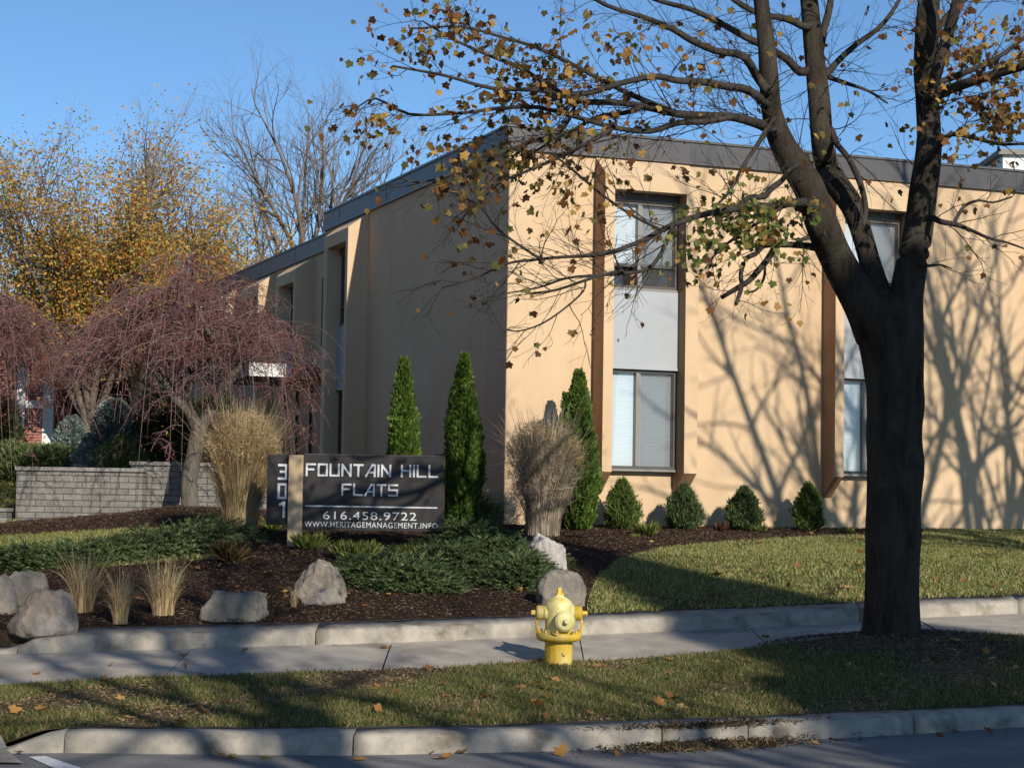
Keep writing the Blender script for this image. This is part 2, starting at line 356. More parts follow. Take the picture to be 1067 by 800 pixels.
# ---- front yard with lawn and mulch bed
BED = [(-60,664),(100,658),(330,650),(560,644),(614,641),(612,628),(622,602),(645,582),(690,571),(760,564),(850,559),(962,557),(966,538),(500,520),(0,520),(-300,520),(-300,552),(0,559),(150,550),(246,557),(238,582),(110,590),(0,594),(-100,600)]
def in_bed(px, py):
    r = np.zeros(len(px), bool); n = len(BED)
    for i in range(n):
        x1, y1 = BED[i]; x2, y2 = BED[(i+1) % n]
        if y1 == y2: continue
        c = ((y1 > py) != (y2 > py)) & (px < (x2-x1)*(py-y1)/(y2-y1)+x1); r ^= c
    return r
def projv(X, Y, Z):
    P = np.stack([X, Y, Z-EYE], -1); w = P@np.array(cF); return 533.5+F*(P@np.array(cR))/w, 400-F*(P@np.array(cU))/w
def bedmask(X, Y, Z):
    a, b = projv(X, Y, Z)
    m = in_bed(a, b).astype(float); m = np.where(Y > 31.8+.386*np.maximum(X, 0), np.where(X < 0, 1.0, m), m)
    return np.where((X > -4.2) & (X < .5) & (Y > 30), 1.0, np.where((Y > 32.3) & (X < -4.2), 0., m))
def yard_mat():
    m = mat('yard_ground', (.1,.1,.05), .95, .1); n = N(m)
    at_ = n.n('ShaderNodeAttribute', attribute_name='bed'); ad = n.n('ShaderNodeMath', operation='ADD'); nn = n.noise(6, 5, .7)
    sb = n.n('ShaderNodeMath', operation='MULTIPLY_ADD'); n.l(nn, sb.inputs[0]); sb.inputs[1].default_value = .8; sb.inputs[2].default_value = -.4
    n.l(at_.outputs['Fac'], ad.inputs[0]); n.l(sb.outputs[0], ad.inputs[1]); f = n.ramp(ad.outputs[0], [(.45, (0,0,0)), (.55, (1,1,1))])
    g = n.ramp(n.noise(7, 6, .7), [(.3, (.085,.085,.03)), (.7, (.15,.13,.055))])
    mu = n.ramp(n.noise(26, 8, .75), [(.3, (.022,.013,.009)), (.55, (.06,.036,.024)), (.75, (.13,.085,.06))])
    n.base(n.mix(f, g, mu)); n.bump(n.noise(55, 8, .8), 1, .05); return m
M_yard = yard_mat()
Xy = np.concatenate([np.arange(XL, -9.5, .5), np.arange(-9.5, 12, .11), np.arange(12, XR, .5)])
yb = np.maximum(36.0, 33.0+.386*Xy)
sheet('front_yard', Xy, cyv(K4, Xy)+.33, yb, 150, M_yard, noise=.012, attr=bedmask)
Ve = []
for x in Xy: k = cy(K4, x); Ve += [(x, k+.335, Hs(x, k+.345)+.004), (x, k+.30, cz(K4, x)-.1)]
i = np.arange(len(Xy)-1)*2; tag(np_mesh('bed_edge', np.array(Ve), np.stack([i, i+1, i+3, i+2], 1), M_soil), kind='structure')
Xb = np.arange(XL, XR, .5); sheet('back_yard', Xb, np.maximum(36.0, 33.0+.386*Xb)-.02, np.full(len(Xb), 46.3)+.386*np.maximum(Xb, 0), 12, M_far, dz=-.015)
# ---- grass blades
def scatter(n, x0, x1, y0, y1, cond):
    X = rng.uniform(x0, x1, n); Y = rng.uniform(y0, y1, n); k = cond(X, Y); return X[k], Y[k]
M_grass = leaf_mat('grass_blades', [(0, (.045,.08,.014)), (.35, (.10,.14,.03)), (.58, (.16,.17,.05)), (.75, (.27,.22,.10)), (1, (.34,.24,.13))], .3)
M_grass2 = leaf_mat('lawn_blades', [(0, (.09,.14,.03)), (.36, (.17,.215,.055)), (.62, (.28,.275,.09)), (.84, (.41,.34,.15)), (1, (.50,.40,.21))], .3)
def blades(name, X, Y, Z, hmin, hmax, w, mt):
    n = len(X); D = np.stack([rng.normal(0, .55, n), rng.normal(0, .55, n), np.ones(n)], 1)
    V, Fc = cards(NEEDLE, np.stack([X, Y, Z-.004], 1), D, rng.uniform(hmin, hmax, n), 0, width=w)
    return tag(np_mesh(name, V, Fc, mt), kind='stuff')
def c_strip(X, Y):
    k = (Y > cyv(K2, X)+.04) & (Y < cyv(K3, X)-.02) & (X > DXR(Y)+.03) & (np.hypot((X-TR.x)/1.25, (Y-TR.y+.25)/.85) > rng.uniform(.75, 1.05, len(X)))
    return k & (wear(X, Y)+rng.normal(0, .45, len(X)) < .22+.35*np.sin(X*.8))
X, Y = scatter(430000, -4.7, 6.6, 13.8, 20.6, c_strip)
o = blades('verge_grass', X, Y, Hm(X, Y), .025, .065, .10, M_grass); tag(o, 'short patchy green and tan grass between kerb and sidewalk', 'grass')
def c_lawn(X, Y):
    Z = H(X, Y); m = bedmask(X, Y, Z)+rng.normal(0, .12, len(X)); yw = np.where(X > -.09, 29.65+.386*(X+.09), 32)
    return (m < .5) & (Y > cyv(K4, X)+.34+rng.uniform(-.06, .05, len(X))) & (Y < yw) & (wear(X*1.3, Y)+.5*np.sin(X*9+Y*4)*np.sin(Y*11-X*3)+rng.normal(0, .5, len(X)) < .95)
X, Y = scatter(520000, -8.3, 10.6, 18.6, 33.6, c_lawn)
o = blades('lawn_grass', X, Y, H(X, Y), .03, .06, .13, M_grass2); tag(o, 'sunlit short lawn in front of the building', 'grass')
X, Y = scatter(30000, -13, -7.9, 31, 46, lambda X, Y: X < 0)
X2, Y2 = scatter(30000, -13, -4.5, 33.4, 40, lambda X, Y: (X < -6.3) | (Y > 33.7))
X = np.concatenate([X, X2]); Y = np.concatenate([Y, Y2])
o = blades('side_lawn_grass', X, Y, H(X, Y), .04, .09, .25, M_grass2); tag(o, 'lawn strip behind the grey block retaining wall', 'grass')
M_litter = leaf_mat('dry_litter', [(0, (.10,.065,.035)), (.5, (.24,.165,.09)), (.85, (.38,.28,.16)), (1, (.5,.3,.13))], .1, .95, .1)
X, Y = scatter(60000, -4.7, 6.6, 13.8, 20.6, lambda X, Y: (Y > cyv(K2, X)+.03) & (Y < cyv(K3, X)-.02) & (X > DXR(Y)+.03) & (wear(X, Y)+rng.normal(0, .35, len(X)) > .05)); n = len(X)
V, Fc = cards(OVAL, np.stack([X, Y, Hm(X, Y)+rng.uniform(.002, .02, n)], 1), np.stack([rng.normal(0, 1, n), rng.normal(0, 1, n), rng.normal(.1, .25, n)], 1), rng.uniform(.012, .045, n), 0, rng.uniform(.006, .028, n))
tag(np_mesh('leaf_litter', V, Fc, M_litter), 'tan crumbled leaves and thatch in the worn patches of the verge', 'litter', kind='stuff')
# ---- mulch chips
M_chip = leaf_mat('mulch_chips', [(0, (.03,.018,.012)), (.5, (.07,.043,.029)), (.85, (.12,.08,.055)), (1, (.19,.135,.095))], 0, .95, .1)
def c_bed(X, Y):
    Z = H(X, Y); m = bedmask(X, Y, Z); yw = np.where(X > -.09, 29.65+.386*(X+.09), 31.9); return (m > .5) & (Y > cyv(K4, X)+.34) & (Y < yw)
X, Y = scatter(150000, -8.6, 7.5, 18.4, 32.6, c_bed); n = len(X)
V, Fc = cards(OVAL, np.stack([X, Y, H(X, Y)+rng.uniform(0, .02, n)], 1), np.stack([rng.normal(0, 1, n), rng.normal(0, 1, n), rng.normal(.1, .25, n)], 1), rng.uniform(.02, .055, n), 0, rng.uniform(.01, .03, n))
tag(np_mesh('mulch_chips', V, Fc, M_chip), 'dark brown bark mulch covering the planting bed', 'mulch', kind='stuff')
X, Y = scatter(16000, TR.x-1.7, TR.x+1.7, TR.y-1.5, TR.y+1.2, lambda X, Y: np.hypot((X-TR.x)/1.25, (Y-TR.y+.25)/.85) < 1.05); n = len(X)
V, Fc = cards(OVAL, np.stack([X, Y, Hm(X, Y)+rng.uniform(0, .012, n)], 1), np.stack([rng.normal(0, 1, n), rng.normal(0, 1, n), rng.normal(.1, .2, n)], 1), rng.uniform(.02, .05, n), 0, rng.uniform(.012, .03, n))
M_chip2 = leaf_mat('mound_chips', [(0, (.05,.04,.03)), (.6, (.11,.085,.065)), (1, (.22,.18,.14))], 0, .95, .1)
tag(np_mesh('mulch_mound', V, Fc, M_chip2), 'low mound of grey brown mulch round the foot of the big tree', 'mulch', kind='stuff')
# ================================================================ apartment building
BLD = thing('apartment_building', 'two storey peach stucco apartment building with flat roof, dark fascia and tall window bays', 'building', (C0.x, C0.y, ZG))
def Pt(t, s, z): p = C0+AX*t+BX*s; return (p.x, p.y, z)
L1, S1, S2 = 32.0, 10.25, 33.0
mb = MB()
mb.obox(C0, AX, BX, 0, L1, 0, S1, .9, ZFAS+.02)
mb.build('wall', M_stucco, BLD, bevel=.02)
mb = MB(); mb.obox(C0, AX, BX, .22, L1, S1, S2, .9, ZFAS2+.02); mb.build('wall', M_stucco, BLD)
# fascia with a small drip edge and coping, both blocks
def fascia(t0, s0, s1, zb, zt, nm=''):
    mb = MB(); o = .05
    mb.obox(C0, AX, BX, t0-o, L1+o, s0-o, s1+(0 if nm else o), zb, zt)
    f = mb.build('roof_fascia', M_fascia, BLD)
    mb = MB(); mb.obox(C0, AX, BX, t0-o-.025, L1+o+.025, s0-o-.025, s1+(0 if nm else o), zt, zt+.035); mb.build('coping', M_coping, f)
    mb = MB(); mb.obox(C0, AX, BX, t0-o-.012, L1+o, s0-o-.012, s1, zb-.02, zb+.0); mb.build('drip_edge', M_coping, f)
    if nm:
      for k in range(1, 11):                                  # standing seams between sheets
        mb = MB(); t = 3.05*k; mb.obox(C0, AX, BX, t, t+.02, s0-o-.006, s0-o+.01, zb+.01, zt-.002); mb.build('seam', M_coping, f)
    for k in range(1, 8):
        s = s0+3.05*k
        if s < s1: mb = MB(); mb.obox(C0, AX, BX, t0-o-.006, t0-o+.01, s, s+.02, zb+.01, zt-.002); mb.build('seam', M_coping, f)
fascia(0, 0, S1, ZFAS, ZTOP-.035, 'a'); fascia(.22, S1+.001, S2, ZFAS2, ZTOP2-.035)
mb = MB(); mb.obox(C0, AX, BX, .1, L1-.1, .1, S1-.1, ZTOP-.2, ZTOP-.02); mb.obox(C0, AX, BX, .4, L1-.1, S1+.1, S2-.1, ZTOP2-.2, ZTOP2-.02); mb.build('roof', M_roof, BLD)
# a window: frame, meeting mullion, glass, blind, screen.  U along wall, V outward
def window(O, U, V, a0, a1, z0, z1, hopper=False, carton=False, blind_drop=(1.0, 1.0), side=1):
    mb = MB(); w = .045; d0, d1 = .02, .11
    mb.obox(O, U, V, a0, a0+w, d0, d1, z0, z1); mb.obox(O, U, V, a1-w, a1, d0, d1, z0, z1)
    mb.obox(O, U, V, a0+w, a1-w, d0, d1, z0, z0+w); mb.obox(O, U, V, a0+w, a1-w, d0, d1, z1-w, z1)
    mid = a0+(a1-a0)*.44
    f = mb.build('window', M_frame, BLD)
    mb = MB(); mb.obox(O, U, V, mid-.015, mid+.03, d0+.01, d1+.012, z0+w, z1-w); mb.obox(O, U, V, mid+.032, mid+.075, d0+.01, d1-.02, z0+w, z1-w)
    mb.obox(O, U, V, a0-.02, a1+.02, d1-.03, d1+.035, z0-.035, z0-.002)
    mb.build('mullion', M_frame_lt, f)
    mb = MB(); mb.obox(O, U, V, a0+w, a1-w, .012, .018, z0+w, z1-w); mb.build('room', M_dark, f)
    mb = MB(); mb.obox(O, U, V, a0+w+.01, mid-.015, .025, .03, z0+w+(z1-z0-2*w)*(1-blind_drop[0]), z1-w); mb.obox(O, U, V, mid+.07, a1-w-.01, .025, .03, z0+w+(z1-z0-2*w)*(1-blind_drop[1]), z1-w)
    mb.build('blind', M_blind, f)
    mb = MB(); mb.add([O+U*(a0+w)+V*.07+Vector((0,0,z0+w)), O+U*(mid-.015)+V*.07+Vector((0,0,z0+w)), O+U*(mid-.015)+V*.07+Vector((0,0,z1-w)), O+U*(a0+w)+V*.07+Vector((0,0,z1-w))], [(0,1,2,3)])
    mb.add([O+U*(mid+.07)+V*.055+Vector((0,0,z0+w)), O+U*(a1-w)+V*.055+Vector((0,0,z0+w)), O+U*(a1-w)+V*.055+Vector((0,0,z1-w)), O+U*(mid+.07)+V*.055+Vector((0,0,z1-w))], [(0,1,2,3)])
    mb.build('pane', M_glass, f)
    mb = MB(); mb.add([O+U*(mid+.08)+V*.085+Vector((0,0,z0+w)), O+U*(a1-w)+V*.085+Vector((0,0,z0+w)), O+U*(a1-w)+V*.085+Vector((0,0,z1-w)), O+U*(mid+.08)+V*.085+Vector((0,0,z1-w))], [(0,1,2,3)])
    mb.build('screen', M_screen, f)
    if hopper:
        mb = MB(); mb.obox(O, U, V, a0+w, a1-w, d0+.02, d1+.006, z0+.33, z0+.375); mb.build('transom', M_frame, f)
    if carton:
        mb = MB(); mb.obox(O, U, V, a0+.42, mid-.03, .032, .05, z0+w, z0+.27); mb.build('carton', M_carton, f)
def bay(O, U, V, a, wl, wr, width, sides=(M_brown, M_brown), hop=True, detail=True, zt=None, upper=False):
    """projecting fins either side, header, windows over and under a spandrel. a = start along U"""
    zt = zt or ZFAS-.021; zf = zt-.30; d = .40; zb, zw = (4.75, 4.45) if upper else (2.27, 1.93)
    for (x0, x1) in ((a, a+wl), (a+width-wr, a+width)):
        mb = MB(); c = []
        for dd, zz in ((0.0, zw), (d, zb)):
            c += [(O+U*x0+V*dd+Vector((0, 0, zz))), (O+U*x1+V*dd+Vector((0, 0, zz)))]
        tps = [(O+U*x+V*dd+Vector((0, 0, zt if dd == 0 else zf))) for dd in (0, d) for x in (x0, x1)]
        vs = c+tps                                      # 0,1 inner bottom; 2,3 outer bottom; 4,5 inner top; 6,7 outer top
        mb.add(vs, [(2, 3, 7, 6), (4, 6, 7, 5)]); 
        mb.mi = 1; mb.add(vs, [(0, 2, 6, 4), (1, 5, 7, 3), (0, 1, 3, 2)]); mb.mi = 0
        mb.build('fin', [M_stucco, sides[0]], BLD)
    x0, x1 = a+wl, a+width-wr
    q_ = [O+U*x0, O+U*x1, O+U*x1+V*(d-.003), O+U*x0+V*(d-.003)]; zh = 6.60 if zt > 7 else 6.30
    mb = MB(); mb.hexa([(p.x, p.y, zh) for p in q_]+[(p.x, p.y, zt if i < 2 else zf-.002) for i, p in enumerate(q_)]); mb.build('bay_header', M_stucco, BLD)
    mb = MB(); mb.obox(O, U, V, x0, x1, .0, .16, 3.86 if not upper else 4.75, 5.08); mb.obox(O, U, V, x0, x1, .16, .175, *((3.86, 3.90) if not upper else (4.75, 4.79))); mb.build('spandrel_panel', M_spandrel, BLD)
    mb = MB(); mb.obox(O, U, V, x0, x1, .0, .14, zh-.13, zh-.002); mb.build('header_shade', M_frame, BLD)  # dark strip painting in the shade below the bay header
    window(O, U, V, x0+.01, x1-.01, 5.12, zh-.132, hop, hop == 2, (.76, .76) if hop else (1, 1))
    if not upper: window(O, U, V, x0+.01, x1-.01, 2.325, 3.855, False, False)
FV = -BX
for k in range(7):
    bay(C0, AX, FV, 1.424+4.04*k, .16, .22, 1.60, hop=2 if k == 0 else True)
# left facade: U runs back along BX, outward -AX
LV = -AX
bay(C0, BX, LV, 7.3, .16, .22, 1.64, sides=(M_stucco,))
O2 = C0+AX*.22
for s in (11.9, 15.1, 18.3, 21.4, 24.5, 27.6):
    bay(O2, BX, LV, s, .16, .22, 1.64, sides=(M_stucco,), zt=ZFAS2-.021, upper=(s < 12))
# entrance under a flat canopy
for (s0, s1, z0, z1, nm) in ((10.6, 13.9, 1.45, 4.1, 'entrance_door'),):
    mb = MB(); mb.obox(O2, BX, LV, s0, s1, 0, .05, z0, z1); e = mb.build(nm, M_dark, BLD)
    mb = MB()
    for q in (s0, s0+1.05, s0+1.1, s0+2.15, s1-.08): mb.obox(O2, BX, LV, q, q+.06, .05, .11, z0, z1)
    mb.obox(O2, BX, LV, s0, s1, .05, .10, 3.55, 3.63); mb.build('door_frame', M_frame, e)
    mb = MB(); mb.add([O2+BX*s0+LV*.07+Vector((0,0,z0)), O2+BX*s1+LV*.07+Vector((0,0,z0)), O2+BX*s1+LV*.07+Vector((0,0,z1)), O2+BX*s0+LV*.07+Vector((0,0,z1))], [(0,1,2,3)]); mb.build('pane', mat('tinted_glass', (.012,.013,.015), .35, .25), e)
M_canopy = mat('dark_canopy', (.07,.07,.075), .5)
mb = MB(); mb.obox(O2, BX, LV, 10.7, 14.2, 0, 1.62, 4.22, 4.46); cn = mb.build('canopy', M_canopy, BLD)
mb = MB(); mb.obox(O2, BX, LV, 10.66, 10.698, .76, 1.63, 4.21, 4.48); mb.build('sunlit_fascia_end', M_white, cn)  # sunlit end of the canopy fascia, its light put in as a white strip
# narrow dark panel for a recess high on the left facade next to the entrance
mb = MB(); mb.obox(O2, BX, LV, 10.45, 11.05, .01, .06, 4.9, 6.3); mb.build('dark_recess', M_dark, BLD)
# ================================================================ block retaining wall
def block_mat():
    m = mat('split_face_block', (.3,.29,.27), .95, .1); n = N(m)
    br = n.n('ShaderNodeTexBrick'); br.inputs['Scale'].default_value = 1; br.inputs['Mortar Size'].default_value = .008; br.inputs['Brick Width'].default_value = .30; br.inputs['Row Height'].default_value = .10
    br.inputs['Color1'].default_value = (.47,.45,.415,1); br.inputs['Color2'].default_value = (.37,.355,.33,1); br.inputs['Mortar'].default_value = (.20,.19,.175,1); br.inputs['Bias'].default_value = -.2
    mp = n.n('ShaderNodeMapping'); mp.inputs['Rotation'].default_value = (math.radians(90), 0, 0); n.l(n.tc.outputs['Object'], mp.inputs[0]); n.l(mp.outputs[0], br.inputs[0])
    c = n.mix(1.0, br.outputs[0], n.ramp(n.noise(7, 7, .8), [(.3, (.55,.54,.52)), (.7, (1,1,1))]), 'MULTIPLY'); n.base(c)
    x = n.bump(n.noise(16, 8, .85), 1.0, .06); y = n.n('ShaderNodeBump'); y.inputs['Distance'].default_value = .03; y.invert = True
    n.l(br.outputs['Fac'], y.inputs['Height']); n.l(x.outputs[0], y.inputs['Normal']); n.l(y.outputs[0], n.b.inputs['Normal']); return m
M_block = block_mat()
M_cap = rough_mat('wall_cap', (.22,.21,.195), (.3,.29,.27), 6, .95, .1, .6, 60, .01)
rw = thing('retaining_wall', 'low grey split face block retaining wall with thin cap behind the weeping tree', 'wall', (-6.5, 32, 1.4))
xw0, xw1, xw2 = at(17, 510, 32).x, at(148, 510, 32).x, -4.0
o_ = Vector((0, 0, 0)); UX = Vector((1, 0, 0)); UY = Vector((0, 1, 0))
mb = MB(); mb.obox(o_, UX, UY, xw0, xw1, 32, 32.28, 1.0, 2.17); mb.obox(o_, UX, UY, xw0, xw0+.28, 32.28, 35.5, 1.0, 2.17); mb.obox(o_, UX, UY, xw1-.28, xw1, 32.28, 32.5, 1.0, 2.17)
mb.obox(o_, UX, UY, xw1-.28, xw2, 32.5, 32.78, 1.0, 2.29); mb.build('wall_face', M_block, rw)
mb = MB(); mb.obox(o_, UX, UY, xw0-.03, xw1+.02, 31.96, 32.32, 2.172, 2.235); mb.obox(o_, UX, UY, xw0-.03, xw0+.32, 32.322, 35.5, 2.172, 2.235); mb.obox(o_, UX, UY, xw1-.31, xw2, 32.46, 32.82, 2.292, 2.355); mb.build('cap', M_cap, rw, bevel=.01)
lb = thing('garden_block', 'low grey block end at the left edge below the retaining wall', 'block', at(0, 545, 31.4))
mb = MB(); c = at(0, 545, 31.4); mb.obox(o_, UX, UY, c.x-1.6, c.x+.13, 31.3, 31.6, 1.15, 1.50); mb.build('block_face', M_block, lb); 
mb = MB(); mb.obox(o_, UX, UY, c.x-1.62, c.x+.15, 31.27, 31.63, 1.502, 1.56); mb.build('cap', M_cap, lb, bevel=.008)
# ================================================================ brick house far left, white building far right
def brick_mat(c1, c2, mo):
    m = mat('brick', c1, .9, .15); n = N(m)
    br = n.n('ShaderNodeTexBrick'); br.inputs['Scale'].default_value = 1; br.inputs['Mortar Size'].default_value = .012; br.inputs['Brick Width'].default_value = .24; br.inputs['Row Height'].default_value = .085
    br.inputs['Color1'].default_value = (*c1, 1); br.inputs['Color2'].default_value = (*c2, 1); br.inputs['Mortar'].default_value = (*mo, 1)
    mp = n.n('ShaderNodeMapping'); mp.inputs['Rotation'].default_value = (math.radians(90), 0, 0); n.l(n.tc.outputs['Object'], mp.inputs[0]); n.l(mp.outputs[0], br.inputs[0]); n.base(br.outputs[0]); return m
M_brick = brick_mat((.34,.085,.055), (.27,.07,.05), (.4,.3,.25))
M_trim = mat('white_trim', (.78,.77,.74), .6)
M_shingle = rough_mat('pink_shingles', (.24,.12,.10), (.34,.19,.16), 5, .9, .1)
h0 = at(54, 465, 60)
bh = thing('brick_house', 'red brick house with white corner trim and pinkish roof glimpsed behind the weeping trees', 'house', (h0.x-5, 64, 2.1))
mb = MB(); mb.obox(o_, UX, UY, h0.x-12, h0.x, 60, 69, 1.8, 6.6)
mb.add([(h0.x-12, 60, 6.6), (h0.x, 60, 6.6), (h0.x-6, 60, 9.2), (h0.x-12, 69, 6.6), (h0.x, 69, 6.6), (h0.x-6, 69, 9.2)], [(0, 1, 2), (3, 5, 4), (0, 2, 5, 3), (1, 4, 5, 2)]); mb.build('wall', M_brick, bh)
mb = MB()
for sx in (-1, 1):
    e = h0.x-6+sx*6.6
    for zz, dd in ((6.35, 0), ):
        mb.hexa([(e, 59.4, 6.34), (h0.x-6, 59.4, 9.2), (h0.x-6, 69.6, 9.2), (e, 69.6, 6.34), (e, 59.4, 6.54), (h0.x-6, 59.4, 9.42), (h0.x-6, 69.6, 9.42), (e, 69.6, 6.54)])
mb.build('roof', M_shingle, bh)
mb = MB(); mb.obox(o_, UX, UY, h0.x-.3, h0.x+.02, 59.96, 60.2, 2, 6.4); mb.obox(o_, UX, UY, h0.x-12, h0.x, 59.97, 60.02, 4.4, 4.62)
e = h0.x-6+6.6
mb.hexa([(e, 59.34, 6.2), (h0.x-6, 59.34, 9.06), (h0.x-6, 59.42, 9.06), (e, 59.42, 6.2), (e, 59.34, 6.56), (h0.x-6, 59.34, 9.44), (h0.x-6, 59.42, 9.44), (e, 59.42, 6.56)])
mb.build('trim', M_trim, bh)
for dx in (-1.1, -3.4, -6.2):
    mb = MB(); mb.obox(o_, UX, UY, h0.x+dx, h0.x+dx+.25, 59.95, 60.05, 2.4, 6.2) if dx == -1.1 else mb.obox(o_, UX, UY, h0.x+dx, h0.x+dx+1.2, 59.95, 60.05, 2.9, 4.6)
    wq = mb.build('window', M_trim, bh)
    if dx != -1.1:
        mb = MB(); mb.obox(o_, UX, UY, h0.x+dx+.12, h0.x+dx+1.08, 59.93, 59.949, 3.02, 4.48); mb.build('pane', M_dark, wq)
wb0 = at(1045, 172, 75)
wb = thing('white_building', 'sunlit white building top showing above the flat roof at the right edge', 'building', (wb0.x+8, 80, 2))
zt = at(1060, 162, 75).z
mb = MB(); mb.obox(o_, UX, UY, wb0.x, wb0.x+16, 75, 86, 1.8, zt); mb.build('wall', M_trim, wb)
mb = MB(); mb.obox(o_, UX, UY, wb0.x-.2, wb0.x+16.2, 74.8, 86.2, zt+.002, zt+.2); mb.build('roof', M_cap, wb)
for k in range(4):
    mb = MB(); mb.obox(o_, UX, UY, wb0.x+1.5+3.7*k, wb0.x+3+3.7*k, 74.94, 75.05, zt-3.4, zt-1.6); mb.build('window', M_dark, wb)

# unseen brick block added at left to block sky light and bounce warm light
nb = thing('added_brick_block', 'long red brick block added out of frame on the left to block sky light from the left facade', 'building', (-20.5, 20, .3))
mb = MB(); mb.obox(o_, UX, UY, -27, -15.5, 6, 33, -.5, 8.6); nbw = mb.build('wall', M_brick, nb)
mb = MB(); mb.obox(o_, UX, UY, -27.3, -15.2, 5.7, 33.3, 8.602, 8.95); mb.build('roof', M_cap, nb)
for k in range(6):
    for z0 in (1.6, 5.2):
        mb = MB(); mb.obox(o_, UX, UY, -15.53, -15.42, 8+4.1*k, 9.5+4.1*k, z0, z0+1.7); wq = mb.build('window', M_trim, nb)
        mb = MB(); mb.obox(o_, UX, UY, -15.46, -15.40, 8.12+4.1*k, 9.38+4.1*k, z0+.12, z0+1.58); mb.build('pane', M_dark, wq)
# ================================================================ trees
def rot_dir(d, ang, spin):
    x = d.orthogonal().normalized(); y = d.cross(x)
    return (d*math.cos(ang)+(x*math.cos(spin)+y*math.sin(spin))*math.sin(ang)).normalized()
def limb(mb, p, d, L, r0, r1, nseg, wander, grav, R, sides=4, tips=None):
    pts = [p.copy()]; q = p.copy(); dd = d.copy(); rad = [r0]
    for i in range(nseg):
        dd = (dd+Vector((R.gauss(0, wander), R.gauss(0, wander), R.gauss(0, wander)+grav))).normalized()
        q = q+dd*(L/nseg); pts.append(q.copy()); rad.append(r0+(r1-r0)*(i+1)/nseg)
    mb.tube(pts, rad, sides, cap=False)
    return pts, rad
def ramify(mb, pts, rad, lv, cfg, R, tips, t0=.2):
    """cfg[lv] = (children per metre, length, r, spread angle, wander, gravity, segments)"""
    if lv >= len(cfg): tips.append((pts[-1], (pts[-1]-pts[-2]).normalized())); return
    per, Ln, rr, ang, wan, gr, ns = cfg[lv]
    tot = sum((pts[i+1]-pts[i]).length for i in range(len(pts)-1)); n = max(1, int(per*tot*(1-t0)+R.random()))
    for k in range(n):
        t = t0+(1-t0)*(k+R.random())/n; x = t*(len(pts)-1); i = min(int(x), len(pts)-2); f = x-i
        p = pts[i].lerp(pts[i+1], f); r = rad[i]+(rad[i+1]-rad[i])*f; d = (pts[i+1]-pts[i]).normalized()
        nd = rot_dir(d, R.gauss(ang, .2), R.uniform(0, 6.283))
        L = Ln*R.uniform(.55, 1.15)*(1.1-.5*t); r0 = min(r*.7, rr*R.uniform(.8, 1.2)*(L/Ln)**.5)
        a, b = limb(mb, p, nd, L, r0, max(r0*.35, .0016), ns, wan, gr, R, 4 if rr > .012 else 3)
        ramify(mb, a, b, lv+1, cfg, R, tips)
    if lv == len(cfg)-1: tips.append((pts[-1], (pts[-1]-pts[-2]).normalized()))
def refine(pts, rad, k=3):
    """smooth catmull-rom through the joints"""
    P = [pts[0]*2-pts[1]]+pts+[pts[-1]*2-pts[-2]]; o = []; r = []
    for i in range(1, len(P)-2):
        for j in range(k):
            t = j/k; a, b, c, d = P[i-1], P[i], P[i+1], P[i+2]
            o.append(.5*((2*b)+(c-a)*t+(2*a-5*b+4*c-d)*t*t+(3*b-a-3*c+d)*t**3)); r.append(rad[i-1]+(rad[i]-rad[i-1])*t)
    o.append(pts[-1]); r.append(rad[-1]); return o, r
def bark(name, c1, c2, sc_=6, moss=None):
    m = mat(name, c1, .95, .1); n = N(m)
    a = n.ramp(n.noise(sc_, 8, .75, (1, 1, .22)), [(.35, c1), (.68, c2)])
    if moss: a = n.mix(n.ramp(n.noise(3.0, 6, .7), [(.52, (0,0,0)), (.72, (.7,.7,.7))]), a, moss)
    n.base(a); n.bump(n.noise(sc_*3.5, 7, .75, (1, 1, .16)), 1, .05); return m
M_bark = bark('street_tree_bark', (.032,.025,.019), (.10,.082,.064), 7, (.085,.09,.05))
M_twig = bark('twig_bark', (.05,.042,.036), (.10,.088,.075))
M_maple = leaf_mat('maple_leaves', [(0, (.09,.04,.015)), (.22, (.20,.085,.025)), (.45, (.31,.15,.04)), (.58, (.13,.11,.03)), (.75, (.19,.18,.045)), (.88, (.46,.26,.065)), (1, (.58,.37,.10))], .4)
M_maple_g = leaf_mat('green_maple_leaves', [(0, (.10,.14,.03)), (.35, (.16,.20,.05)), (.6, (.13,.10,.03)), (.8, (.24,.24,.06)), (1, (.42,.24,.06))], .4)
RT = random.Random(21)
PXM = F/TR.y
st = thing('street_tree', 'big dark barked maple in the foreground right with three forking stems and sparse orange leaves', 'tree', TR)
PLACED = []
def path(spec, Y0, dY, snap=False):
    if snap:                              # root the limb inside what it grows from
        q = min(PLACED, key=lambda q: (q[0]-spec[0][0])**2+(q[1]-spec[0][1])**2); Y0 = q[2]; spec = [(q[0], q[1], spec[0][2])]+spec
    n = len(spec); pts = []; rad = []
    for i, (px, py, r) in enumerate(spec):
        t = i/(n-1); Y = Y0+dY*t+(.12*math.sin(i*2.1+px) if i else 0); pts.append(at(px, py, Y)); rad.append(r/PXM)
    a, b = refine(pts, rad)
    for p, r in list(zip(a, b))[(3 if snap else 0):]: x, y = proj(p); PLACED.append((x, y, p.y))
    return a, b
mbT = MB(); mbB = MB(); tipsA = []
